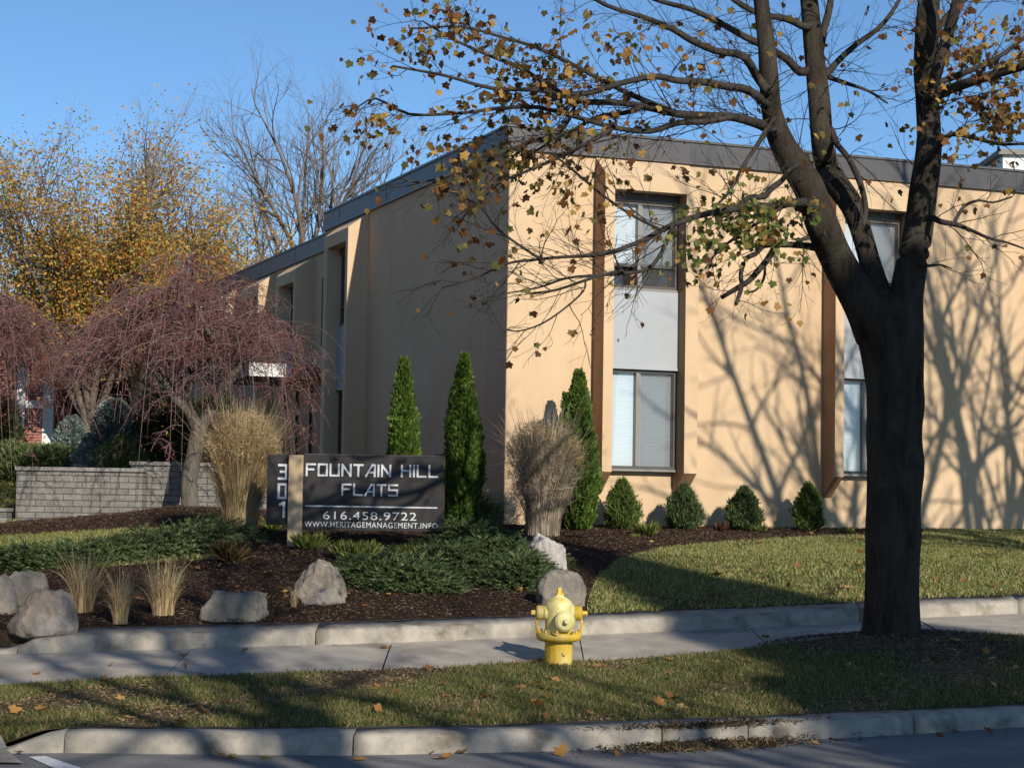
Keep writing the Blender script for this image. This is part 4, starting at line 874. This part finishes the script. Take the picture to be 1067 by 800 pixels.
# ---- plants on the terrace behind the block wall
def terr(px, Y): q = at(px, 490, Y); return Vector((q.x, q.y, Hs(q.x, q.y)))
def hedge(x0, x1, Y, top, label, m, seed, n=9000, dep=.5, tpl=OVAL, sz=.07, name='hedge'):
    a = terr(x0, Y); b = terr(x1, Y); R = np.random.default_rng(seed); X = R.uniform(a.x, b.x, n); hh = at((x0+x1)/2, top, Y).z-a.z
    t = R.random(n); Yy = Y+R.uniform(-dep, dep, n); e = hh*(1+.06*np.sin(X*3+seed)+.04*np.sin(X*8))*np.sqrt(np.clip(1-((Yy-Y)/dep)**2*.4, 0, 1)); Z = a.z+e*np.sqrt(t)
    P = np.stack([X, Yy, Z], 1); V, Fc = cards(tpl, P, np.array([0, -.5, .9])+R.normal(0, .5, (n, 3)), R.uniform(.6, 1.2, n)*sz, 0, width=sz*.5)
    return tag(np_mesh(name, V, Fc, m, loc=tuple(a)), label, 'hedge')
hedge(150, 236, 35.6, 412, 'dark clipped yew hedge in shade behind the weeping tree trunk', M_ever, 3, 16000, .7, SPRAY, .12)
hedge(-60, 92, 36.5, 464, 'low light green hedge on the terrace behind the block wall', M_juni2, 4, 12000, .6, SPRAY, .1)
g = terr(118, 35.5); h = at(118, 418, 35.5).z-g.z
P, D = crown(7000, ([0, .1, .5, .8, 1], [.7, 1, .75, .5, .1]), h, .62, OVAL, 0, .5, 1.1, .16, .3, 8)
plant('blue_spruce', 'pale blue green young conifer on the terrace behind the block wall', 'conifer', g, [(P, D, SPRAY, .1, .07)], [M_spruce], None, (h*.8, .04))
g = terr(74, 37.5); h = at(74, 436, 37.5).z-g.z
P, D = crown(3500, ([0, .1, .5, .8, 1], [.7, 1, .75, .5, .1]), h, .45, OVAL, 0, .7, .8, .16, .3, 9)
plant('small_conifer', 'small dark blue conifer left of the pale conifer on the terrace', 'conifer', g, [(P, D, SPRAY, .09, .06)], [M_spruce], None, (h*.8, .03))
g = terr(127, 34.2); h = at(127, 456, 34.2).z-g.z
P, D = crown(2600, EGG, h, .4, OVAL, 0, 1.2, .6, .2, .3, 12)
plant('green_shrub', 'fresh green low shrub just above the block wall cap', 'shrub', g, [(P, D, SPRAY, .1, .05)], [M_juni2])
def far_ever(px, Y, top, r, seed, lb):
    g = at(px, 500, Y); g.z = 2.05; h = at(px, top, Y).z-g.z
    P, D = crown(7000, ([0, .2, .5, .8, 1], [.85, 1, .8, .5, .1]), h, r, OVAL, 0, .2, 1.1, .16, .3, seed)
    plant('evergreen_tree', lb, 'tree', g, [(P, D, SPRAY, .35, .25)], [M_ever], 'dark evergreens in the left background', (h*.6, .2))
far_ever(170, 66, 395, 2.6, 21, 'dark evergreen low behind the flat roofed building end'); far_ever(128, 64, 366, 2.0, 29, 'dark evergreen behind the green shrub on the terrace'); far_ever(100, 72, 400, 2.4, 22, 'dark evergreen behind the blue conifer'); far_ever(0, 58, 418, .5, 23, 'dark evergreen left of the brick house front'); far_ever(-60, 62, 380, 2.5, 24, 'dark evergreen at the far left edge')
for (x, y, h, r, s_, n_, lb) in ((14.4, -3.2, 16.2, 2.6, 51, 21000, 'tall dense conifer across the road that shades the foreground trunk'), (11.9, -2.4, 10.8, 2.2, 52, 8000, 'smaller conifer across the road shading verge and gutter at right')):
    P, D = crown(n_, ([0, .08, .3, .6, .85, 1], [.25, .95, 1, .7, .35, .03]), h, r, OVAL, 0, .2, 1.1, .2, .25, s_)
    plant('conifer', lb, 'tree', Vector((x, y, .1)), [(P, D, SPRAY, .34, .22)], [M_ever], None, (h*.8, .2))
# ================================================================ weeping crabapples
M_weepbark = bark('crabapple_bark', (.11,.095,.08), (.26,.23,.19), 8)
M_weeptwig = bark('crabapple_twig', (.17,.11,.105), (.29,.195,.18))
M_berry = leaf_mat('crabapple_fruit', [(0, (.14,.035,.035)), (.6, (.27,.07,.065)), (1, (.36,.14,.12))], .1)
M_few = leaf_mat('few_leaves', [(0, (.25,.2,.04)), (1, (.4,.3,.06))], .4)
def weeping(loc, trunk, limbs, cx, cy_, cz_, rx, ry, rz, label, seed, n1, Y):
    t = thing('weeping_crabapple', label, 'tree', loc); R = random.Random(seed); mb = MB()
    pts, rad = refine([at(a, b, Y) for a, b, c in trunk], [c*Y/F for a, b, c in trunk]); mb.tube(pts, rad, 12)
    starts = []
    for lm, dy in limbs:
        q, w = refine([at(a, b, Y+dy*i/(len(lm)-1)) for i, (a, b, c) in enumerate(lm)], [c*Y/F for a, b, c in lm]); mb.tube(q, w, 8); starts += list(zip(q[len(q)//3:], w[len(q)//3:]))
    mb.build('trunk', M_weepbark, t, True); mb = MB(); bp = []
    for k in range(n1):
        p0, r0 = R.choice(starts); a = R.uniform(0, 6.283); q = math.sqrt(R.random())
        apex = Vector((cx+rx*.72*q*math.cos(a), cy_+ry*.72*q*math.sin(a), cz_+rz*(.95-.5*q*q)*R.uniform(.5, 1.12)))
        out = Vector((math.cos(a)*rx, math.sin(a)*ry, 0))*(.40*R.choice((R.uniform(.3, 1.2), R.uniform(.3, 1.2), R.uniform(.9, 1.9)))); end = apex+out+Vector((0, 0, -R.uniform(.5, 2.3)))
        mid = p0.lerp(apex, .5)+Vector((0, 0, .35*R.random()))
        pts, rad = refine([p0, mid, apex, apex+out*.6+Vector((0, 0, -.22)), end], [min(r0*.6, .022), .014, .009, .006, .003], 3)
        mb.tube(pts, rad, 4, False)
        for j in range(12):                              # hanging side shoots
            i = R.randint(4, len(pts)-2); p = pts[i]; b = R.uniform(0, 6.283); L = R.uniform(.35, 1.15)
            d = Vector((math.cos(b)*.7+out.x*.5, math.sin(b)*.7+out.y*.5, R.uniform(-.1, .5))).normalized()
            sp = [p]; x = p.copy(); dd = d.copy()
            for s in range(6): dd = (dd+Vector((R.gauss(0, .12), R.gauss(0, .12), -.26))).normalized(); x = x+dd*L/6; sp.append(x.copy())
            mb.tube(sp, [.0065, .006, .0055, .005, .0045, .004, .003], 3, False)
            for s in range(10):
                v = sp[R.randint(1, 5)].lerp(sp[R.randint(1, 6)], .5); bp.append((v, L))
                if R.random() < .62:
                    e = v+Vector((R.gauss(0, .11), R.gauss(0, .11), R.gauss(-.06, .06))); mb.tube([v, e], [.0038, .0022], 3, False); bp.append((e, L))
    mb.build('branches', M_weeptwig, t)
    P = [tuple(v+Vector((R.gauss(0, .035), R.gauss(0, .035), R.gauss(-.02, .03)))) for v, L in bp for q in range(2)]
    V, Fc = cards(OVAL, P, rng.normal(0, 1, (len(P), 3)), rng.uniform(.014, .034, len(P)), 0); np_mesh('fruit', V, Fc, M_berry, t)
    P = [tuple(v) for v, L in bp if R.random() < .012]; V, Fc = cards(OVAL, P, rng.normal(0, 1, (len(P), 3)), .07, 0); np_mesh('foliage', V, Fc, M_few, t)
WC = ground(198, 528)
c = at(195, 360, WC.y)
weeping(WC, [(197,532,12),(198,524,9.5),(197,500,8.5),(202,475,8.2),(205,458,8.5),(209,440,7)],
 [([(207,452,7),(214,437,6.5),(222,424,6),(230,410,5.5),(237,400,5),(248,384,4),(262,366,3.4),(275,352,2.6)], .3), ([(207,452,7),(200,434,6),(192,424,5.5),(182,415,5),(176,404,4),(165,392,3.2),(150,378,2.6)], -.4),
  ([(190,424,4.5),(196,408,4.5),(202,392,4),(196,380,3.6),(189,368,3.2),(183,352,2.6)], .4), ([(200,434,4),(190,400,3),(175,378,2.6),(172,350,2.2)], 1.2), ([(222,424,4),(232,395,3),(225,365,2.6),(215,340,2)], -1.1), ([(182,415,3),(160,402,2.6),(130,388,2),(110,372,1.6)], .6)],
 c.x-.02, WC.y, at(195, 400, WC.y).z, 2.12, 1.9, at(195, 272, WC.y).z-at(195, 400, WC.y).z, 'weeping crabapple with drooping reddish brown twigs standing before the block wall', 5, 88, WC.y)
c2 = at(-45, 470, 31); c2.z = Hs(c2.x, c2.y)
weeping(c2, [(-45,540,12),(-44,500,10),(-42,450,8)], [([(-42,450,7),(-20,400,5),(0,360,3)], .3), ([(-42,450,7),(-60,400,5),(-80,350,3)], -.3)],
 c2.x, c2.y, at(-45, 400, 31).z, 1.75, 1.5, at(-45, 290, 31).z-at(-45, 400, 31).z, 'second weeping crabapple cut off by the left edge of the view', 6, 70, c2.y)
# ================================================================ boulders
def rock_mat(name, c1, c2, c3):
    m = mat(name, c1, .9, .2); n = N(m)
    a = n.ramp(n.noise(5, 8, .7), [(.32, c1), (.66, c2)]); b = n.ramp(n.noise(2.2, 7, .75), [(.5, (0,0,0)), (.64, (.8,.8,.8))])
    n.base(n.mix(n.ramp(n.noise(60, 4, .8), [(.5, (0,0,0)), (.75, (.4,.4,.4))]), n.mix(b, a, c3), (.08,.07,.06))); n.bump(n.noise(18, 8, .75), .8, .05); return m
M_rock1 = rock_mat('tan_granite', (.24,.20,.155), (.39,.33,.265), (.52,.47,.41))
M_rock2 = rock_mat('grey_granite', (.20,.18,.15), (.38,.34,.285), (.32,.28,.20))
M_rock3 = rock_mat('pale_quartz_rock', (.45,.40,.37), (.68,.63,.58), (.22,.18,.16))
from mathutils import noise as mn
import bmesh
def boulder(px, py, w, h, label, m, seed, cuts, dep=.8, lean=(0, 0), sub=5, name='boulder'):
    """px,py = middle of the foot; w,h in photo pixels; cuts = planes that flatten faces"""
    g = ground(px, py); s = F/g.y; W_, H_ = w/s/2, h/s; bm = bmesh.new(); bmesh.ops.create_icosphere(bm, subdivisions=sub, radius=1)
    cs = [(Vector(c[:3]).normalized(), c[3]) for c in cuts]
    for v in bm.verts:
        p = v.co.copy()
        for n_, d in cs:
            k = p.dot(n_)-d
            if k > 0: p -= n_*k*.93
        q = p+Vector((seed*3.1, seed*1.7, 0)); p += v.co*(.13*mn.fractal(q*1.4, 1, 2, 4)+.05*mn.fractal(q*5, 1, 2, 5))
        z = (p.z+.55)/1.5*H_
        v.co = Vector((p.x*W_+lean[0]*z, p.y*W_*dep+lean[1]*z, z-.05))
    zm = max(v.co.z for v in bm.verts); xa = min(v.co.x for v in bm.verts); xb = max(v.co.x for v in bm.verts); k = H_/zm; kx = 2*W_/(xb-xa)
    for v in bm.verts: v.co = Vector(((v.co.x-(xa+xb)/2)*kx, v.co.y*kx, v.co.z*k if v.co.z > 0 else v.co.z*.4))
    me = bpy.data.meshes.new(name); bm.to_mesh(me); bm.free(); me.polygons.foreach_set('use_smooth', [True]*len(me.polygons)); me.materials.append(m)
    o = bpy.data.objects.new(name, me); COL.objects.link(o); o.location = g+Vector((0, W_*dep*.5, 0)); tag(o, label, 'boulder'); return o
boulder(41, 660, 74, 46, 'large tan boulder nearest the kerb at far left', M_rock1, 1, [(0,0,1,.8), (.8,-.4,.7,.6), (-.8,-.3,.7,.62), (.1,-1,.3,.75)], sub=5)
boulder(22, 630, 54, 35, 'flat topped grey boulder behind the large tan one', M_rock2, 2, [(0,0,1,.62), (1,0,.4,.75), (-.6,0,.7,.7), (0,-1,.2,.75)])
boulder(-6, 640, 44, 42, 'grey green boulder cut off by the left edge', M_rock2, 3, [(0,0,1,.7), (.5,-.5,.6,.6)])
boulder(240, 646, 74, 31, 'low flat rectangular boulder in mulch beside the kerb', M_rock2, 4, [(0,0,1,.42), (0,-1,.15,.6), (1,-.1,.1,.72), (-.8,-.1,.5,.66)])
boulder(331, 629, 58, 46, 'rounded pale boulder below the sign post', M_rock1, 5, [(-.7,-.3,.6,.72), (.8,-.2,.3,.75), (-.2,-1,.3,.7)])
boulder(571, 596, 40, 41, 'small white streaked boulder tilted above the hydrant', M_rock3, 6, [(-.5,-.2,.8,.8), (.3,0,1,.55), (.7,-.5,.1,.8)], lean=(-.15, 0))
boulder(585, 632, 53, 38, 'shaded grey boulder directly behind the yellow hydrant', M_rock2, 7, [(0,0,1,.75), (0,-1,.3,.7)])
boulder(51, 581, 20, 12, 'small pale stone among the left junipers', M_rock3, 8, [(0,0,1,.6)], sub=4, name='stone')
# ================================================================ sign
M_post = rough_mat('tan_post', (.42,.31,.19), (.52,.40,.26), 6, .8, .2, .3, 60, .005, stretch=(1,1,.15))
M_panel = rough_mat('black_panel', (.020,.017,.017), (.034,.029,.028), 3, .55, .35, .05, 60, .002)
M_letter = mat('silver_letter', (.60,.62,.64), .45, .5)
M_dpost = mat('dark_brown_post', (.05,.038,.03), .8)
gs = ground(308, 569); YS = gs.y
def SX(px, py=510): return at(px, py, YS).x
def SZ(px, py): return at(px, py, YS).z
sg = thing('entrance_sign', 'black monument sign reading FOUNTAIN HILL FLATS with a tan square post at its left end', 'sign', gs)
mb = MB(); mb.obox(o_, UX, UY, SX(301), SX(316), YS-.09, YS+.09, gs.z-.2, SZ(308, 474)); mb.build('post', M_post, sg, bevel=.008)
mb = MB(); mb.obox(o_, UX, UY, SX(452), SX(463), YS+.05, YS+.2, gs.z-.3, SZ(455, 473)); mb.build('post', M_dpost, sg, bevel=.006)
pz0, pz1 = SZ(388, 553), SZ(388, 473.5)
mb = MB(); mb.obox(o_, UX, UY, SX(316)+.002, SX(461.5), YS-.03, YS+.045, pz0, pz1); pn = mb.build('name_panel', M_panel, sg, bevel=.004)
mb = MB(); mb.obox(o_, UX, UY, SX(317), SX(461), YS-.034, YS-.0305, pz1-.014, pz1-.004); mb.build('edge_trim', mat('dark_edge', (.09,.08,.08), .5), pn)
mb = MB(); mb.obox(o_, UX, UY, SX(278), SX(300.8), YS-.0, YS+.06, SZ(289, 546.5), SZ(289, 473.5)); np2 = mb.build('number_panel', M_panel, sg, bevel=.004)
mb = MB(); mb.obox(o_, UX, UY, SX(318.5), SX(456), YS-.037, YS-.0305, SZ(388, 528.6), SZ(388, 527.2)); mb.build('rule', M_letter, pn)
# squared letters from strokes on a 4 x 6 grid
ST = {'F': ([[(0,0),(0,6),(4,6)],[(0,3.2),(3.2,3.2)]],4),'O': ([[(0,0),(0,6),(4,6),(4,0),(0,0)]],4),'U': ([[(0,6),(0,0),(4,0),(4,6)]],4),
 'N': ([[(0,0),(0,6),(4,0),(4,6)]],4),'T': ([[(0,6),(4,6)],[(2,6),(2,0)]],4),'A': ([[(0,0),(3,6),(4.2,6),(4.2,0)],[(1.2,2),(4.2,2)]],4.2),'I': ([[(0,0),(0,6)]],0),
 'H': ([[(0,0),(0,6)],[(4,0),(4,6)],[(0,3.1),(4,3.1)]],4),'L': ([[(0,6),(0,0),(3.8,0)]],3.8),'S': ([[(4,6),(0,6),(0,3.1),(4,3.1),(4,0),(0,0)]],4),
 '3': ([[(0,6),(4,6),(4,0),(0,0)],[(1,3.1),(4,3.1)]],4),'0': ([[(0,0),(0,6),(4,6),(4,0),(0,0)]],4),'1': ([[(.6,5.2),(2,6),(2,0)]],2.6),
 '6': ([[(4,6),(0,6),(0,0),(4,0),(4,3.2),(0,3.2)]],4),'4': ([[(3.2,0),(3.2,6),(0,2),(4.4,2)]],4.4),'5': ([[(4,6),(0,6),(0,3.3),(4,3.3),(4,0),(0,0)]],4),'8': ([[(0,0),(0,6),(4,6),(4,0),(0,0)],[(0,3.1),(4,3.1)]],4),
 '9': ([[(0,0),(4,0),(4,6),(0,6),(0,2.9),(4,2.9)]],4),'7': ([[(0,6),(4,6),(1.6,0)]],4),'2': ([[(0,6),(4,6),(4,3.1),(0,3.1),(0,0),(4,0)]],4),'.': ([[(0,0),(0,.45)]],.3),
 'W': ([[(0,6),(1.4,0),(2.6,4.5),(3.8,0),(5.2,6)]],5.2),'E': ([[(4,6),(0,6),(0,0),(4,0)],[(0,3.1),(3.2,3.1)]],4),'R': ([[(0,0),(0,6),(4,6),(4,3),(0,3)],[(2,3),(4,0)]],4),
 'G': ([[(4,6),(0,6),(0,0),(4,0),(4,2.8),(2.2,2.8)]],4),'M': ([[(0,0),(0,6),(2.5,2.6),(5,6),(5,0)]],5)}
def lettering(text, x0, x1, z0, z1, yf, parent, name, th=.75, gap=1.75, space=3.6, mt=None, dz=0.0, thick=.01):
    W_ = 0
    for i, ch in enumerate(text): W_ += space if ch == ' ' else ST[ch][1]+(gap if i < len(text)-1 else 0)
    sx = (x1-x0)/W_; sz = (z1-z0)/6; x = 0
    for ch in text:
        if ch == ' ': x += space; continue
        mb = MB(); t = th*sz/2*1.0; e = 0
        for si, pl in enumerate(ST[ch][0]):
            for (ax, az), (bx, bz) in zip(pl[:-1], pl[1:]):
                A = Vector((x0+(x+ax)*sx, 0, z0+az*sz)); B = Vector((x0+(x+bx)*sx, 0, z0+bz*sz)); d = (B-A)
                if d.length < 1e-6: continue
                d.normalize(); n_ = Vector((-d.z, 0, d.x))*t; A2 = A-d*t*.98; B2 = B+d*t*.98; e += .0006
                y0_, y1_ = yf-thick-e, yf-.0005
                mb.hexa([(q.x, yy, q.z) for yy, L_ in ((y1_, 0), (y0_, 0)) for q in (A2-n_, B2-n_, B2+n_, A2+n_)])
        mb.build(name, mt or M_letter, parent); x += ST[ch][1]+gap
yf = YS-.03
lettering('FOUNTAIN', SX(319.5), SX(406.5), SZ(388, 496.8)+.01, SZ(388, 484.6), yf, pn, 'letter', 1.05)
lettering('HILL', SX(418.5), SX(455.5), SZ(437, 497.3)+.01, SZ(437, 485.2), yf, pn, 'letter', 1.05)
lettering('FLATS', SX(357), SX(414), SZ(388, 516.6)+.01, SZ(388, 505.0), yf, pn, 'letter', 1.05)
def text_obj(s, x0, x1, z0, z1, parent, name):
    cu = bpy.data.curves.new(name, 'FONT'); cu.body = s; cu.size = 1; cu.extrude = .0; cu.space_character = 1.12
    t = bpy.data.objects.new('t', cu); COL.objects.link(t); bpy.context.view_layer.update()
    me = bpy.data.meshes.new_from_object(t.evaluated_get(bpy.context.evaluated_depsgraph_get())); bpy.data.objects.remove(t)
    xs = [v.co.x for v in me.vertices]; ys = [v.co.y for v in me.vertices]; a, b, c, d = min(xs), max(xs), min(ys), max(ys)
    off = root_loc(parent)
    for v in me.vertices:
        v.co = Vector((x0+(v.co.x-a)/(b-a)*(x1-x0), yf-.004, z0+(v.co.y-c)/(d-c)*(z1-z0)))-off
    me.materials.clear(); me.materials.append(M_letter); o = bpy.data.objects.new(name, me); COL.objects.link(o); o.parent = parent
    sl_ = o.modifiers.new('thickness', 'SOLIDIFY'); sl_.thickness = .003; return o
text_obj('616.458.9722', SX(337.5), SX(434.5), SZ(388, 541.5), SZ(388, 533.2), pn, 'phone_number')
text_obj('WWW.HERITAGEMANAGEMENT.INFO', SX(318.5), SX(456.5), SZ(388, 549.6), SZ(388, 543.9), pn, 'web_address')
for ch, za, zb in (('3', 498.5, 484.5), ('0', 518.5, 504.5), ('1', 538, 523.5)):
    lettering(ch, SX(290.5), SX(298), SZ(295, za), SZ(295, zb), YS, np2, 'number', 1.05)
# ================================================================ fire hydrant
M_yel_p = rough_mat('yellow_hydrant_paint', (.62,.40,.030), (.72,.52,.08), 7, .5, .4, .35, 40, .006, (.60,.50,.20), 6)
M_pale = rough_mat('faded_yellow_paint', (.74,.64,.22), (.80,.74,.40), 9, .5, .4, .3, 40, .006, (.68,.48,.06), 8)
def chipped(m):
    n = N(m); old = n.b.inputs['Base Color'].links[0].from_socket; f = n.ramp(n.noise(38, 6, .8), [(.60, (0,0,0)), (.66, (.8,.8,.8))]); n.base(n.mix(f, old, (.16,.085,.03)))
chipped(M_yel_p); chipped(M_pale)
M_rust = mat('rusty_chain', (.12,.06,.03), .8)
gh = ground(581, 692.5)
hy = thing('fire_hydrant', 'yellow fire hydrant with faded pale bonnet standing on the grass verge', 'fire hydrant', gh)
S = F/gh.y
def hz(py): return (692.5-py)/S
HX = lambda px: (px-582)/S
base = Vector((at(582, 680, gh.y).x, gh.y, gh.z))
mb = MB(); c0 = base
rb = .128
nn_ = 48; prof = [(-.1, 1), (hz(668), 1), (hz(667), 1)]
for z, k in prof:
    for i in range(nn_): a = 2*math.pi*i/nn_; r = rb*(1+.018*math.cos(14*a)); mb.v.append((c0.x+r*math.cos(a), c0.y+r*math.sin(a), c0.z+z))
for j in range(2):
    for i in range(nn_): mb.f.append((j*nn_+i, j*nn_+(i+1) % nn_, (j+1)*nn_+(i+1) % nn_, (j+1)*nn_+i)); mb.m.append(0)
mb.build('barrel', M_yel_p, hy, True)
mb = MB(); mb.lathe(c0, [(.10, hz(668.5)), (.16, hz(668.4)), (.205, hz(666.5)), (.212, hz(664)), (.212, hz(661)), (.20, hz(659.5)), (.15, hz(659))], 36); fl_ = mb.build('flange', M_yel_p, hy, True)
for k in range(10):
    a = 2*math.pi*(k+.3)/10; p = c0+Vector((.182*math.cos(a), .182*math.sin(a), hz(659.3))); mb = MB(); mb.lathe(p, [(.014, -.0), (.014, .022), (.008, .026)], 6); mb.build('bolt', M_yel_p, fl_)
mb = MB(); mb.lathe(c0, [(.14, hz(659.5)), (.132, hz(655)), (.130, hz(645)), (.135, hz(637)), (.14, hz(634)), (.138, hz(632)), (.128, hz(629)), (.10, hz(625.5)), (.07, hz(623.3)), (.045, hz(622.3)), (.04, hz(621)), (.036, hz(620.5))], 36); mb.build('bonnet', M_pale, hy, True)
mb = MB(); mb.lathe(c0, [(.043, hz(621)), (.043, hz(619)), (.026, hz(618.8)), (.024, hz(614)), (.02, hz(613))], 6); mb.build('operating_nut', M_yel_p, hy)
zc = hz(639)
for sx in (-1, 1):
    mb = MB(); a0 = c0+Vector((0, 0, zc)); ax = Vector((sx, -.12, 0))
    mb.lathe(a0, [(.07, .09), (.07, .135), (.066, .15)], 20, ax); nz = mb.build('nozzle', M_pale, hy, True)
    mb = MB(); mb.lathe(a0, [(.067, .152), (.068, .20), (.058, .215), (.03, .22)], 20, ax)
    mb.lathe(a0, [(.026, .218), (.024, .262), (.018, .266)], 5, ax); cp = mb.build('cap', M_yel_p, nz, False, .003)
mb = MB(); ax = Vector((.16, -1, 0)); a0 = c0+Vector((.02, 0, hz(646.5)))
mb.lathe(a0, [(.092, .08), (.092, .15), (.088, .17)], 24, ax); nz = mb.build('pumper_nozzle', M_yel_p, hy, True)
mb = MB(); mb.lathe(a0, [(.090, .172), (.098, .175), (.096, .205), (.075, .225), (.03, .232)], 24, ax); mb.lathe(a0, [(.027, .23), (.025, .275), (.018, .28)], 5, ax); mb.build('pumper_cap', M_pale, nz, False, .003)
for sx in (-1, 1):          # chains hanging from the caps to the flange
    mb = MB(); p0 = c0+Vector((sx*.205, -.03, zc-.06)); p1 = c0+Vector((sx*.19, -.05, hz(660)))
    for k in range(9):
        q = p0.lerp(p1, k/8)+Vector((sx*.012*math.sin(k/8*3.14), 0, 0)); ang = k % 2
        pts = [q+Vector(((math.cos(t)*.011) if ang else 0, 0 if ang else math.cos(t)*.011, math.sin(t)*.017)) for t in [i*math.pi/4 for i in range(9)]]; mb.tube(pts, [.0045]*9, 5, False)
    mb.build('chain', M_yel_p, hy)
    mb = MB(); mb.tube([c0+Vector((sx*.20, .01, hz(661))), c0+Vector((sx*.215, .0, hz(652))), c0+Vector((sx*.205, 0, zc-.055))], [.012, .010, .012], 8); mb.build('cap_bracket', M_yel_p, hy)
mb = MB(); pts = [c0+Vector((.02+.1*math.cos(t), -.19-.02*math.sin(t*2), hz(657)+.045*math.sin(t))) for t in [math.pi+i*math.pi/10 for i in range(11)]]; mb.tube(pts, [.0065]*11, 6); mb.build('chain', M_rust, hy)
mb = MB(); mb.lathe(c0+Vector((.045, -.118, hz(680))), [(.022, 0), (.022, .018), (.012, .024)], 6, Vector((.3, -1, 0))); mb.build('drain_plug', M_yel_p, hy)
# ================================================================ fallen leaves and debris
M_fall = leaf_mat('fallen_leaves', [(0, (.20,.09,.03)), (.4, (.38,.18,.05)), (.75, (.52,.28,.08)), (1, (.55,.38,.14))], .2)
def leaves_at(X, Y, hf=H, lift=.035, smin=.05, smax=.1):
    n = len(X); return cards(MAPLE, np.stack([X, Y, hf(X, Y)+rng.uniform(.3, 1, n)*lift], 1), np.stack([rng.normal(0, 1, n), rng.normal(0, 1, n), rng.normal(.05, .2, n)], 1), rng.uniform(smin, smax, n), 0, up=np.tile([[0, 0, 1.]], (n, 1)))
parts = []
X, Y = scatter(230, -5, 7, 13.9, 20.5, lambda X, Y: (Y > cyv(K2, X)) & (Y < cyv(K3, X))); parts.append(leaves_at(X, Y, Hm))
X, Y = scatter(240, -4, 9.5, 19, 31, lambda X, Y: (Y > cyv(K4, X)+.4) & (Y < 29+.386*np.maximum(X, 0))); parts.append(leaves_at(X, Y))
X, Y = scatter(34, -4.5, 7, 16, 23, lambda X, Y: (Y > cyv(K3, X)) & (Y < cyv(K4, X))); parts.append(leaves_at(X, Y, lift=.02))
X = rng.uniform(-3.4, 5, 26); Y = cyv(K1, X)-rng.uniform(.03, .35, 26); parts.append(leaves_at(X, Y, lambda a, b: a*0, .02))
for px, py in ((572, 712), (549, 720), (562, 719), (568, 728), (556, 735), (551, 690), (563, 692), (573, 695), (775, 693), (690, 620), (678, 627), (742, 600), (1035, 697), (1045, 700), (1040, 715), (1050, 720), (975, 691), (1008, 684), (1030, 690), (694, 733), (700, 742), (196, 693), (242, 786), (153, 714), (257, 680)):
    g_ = ground(px, py); k = rng.integers(1, 4); parts.append(leaves_at(g_.x+rng.normal(0, .05, k), g_.y+rng.normal(0, .12, k), Hm if py > 665 else H))
V, Fc = join(parts); tag(np_mesh('fallen_leaves', V, Fc, M_fall), 'orange and brown fallen maple leaves scattered on grass, pavement and gutter', 'leaves', kind='stuff')
# dirt and dead grass washed over the sunken bit of kerb
g0 = atz(735, 774, 0); n = 5200; X = g0.x+rng.normal(0, .35, n); Y = cyv(K1, X)+rng.normal(-.08, .12, n); k = Y < cyv(K1, X)+.12; X, Y = X[k], Y[k]; n = len(X)
Z = np.clip(.05-.3*np.abs(Y-cyv(K1, X)), 0, .05)*rng.random(n)+np.where(Y > cyv(K1, X), .13, 0)
V, Fc = cards(OVAL, np.stack([X, Y, Z], 1), np.stack([rng.normal(0, 1, n), rng.normal(0, 1, n), rng.normal(.1, .4, n)], 1), rng.uniform(.02, .07, n), 0, rng.uniform(.006, .03, n))
tag(np_mesh('gutter_debris', V, Fc, leaf_mat('debris', [(0, (.04,.03,.02)), (.6, (.10,.075,.045)), (1, (.28,.2,.1))], 0, .95, .1)), 'dark dirt and dead grass heaped against the kerb right of the hydrant', 'debris', kind='stuff')
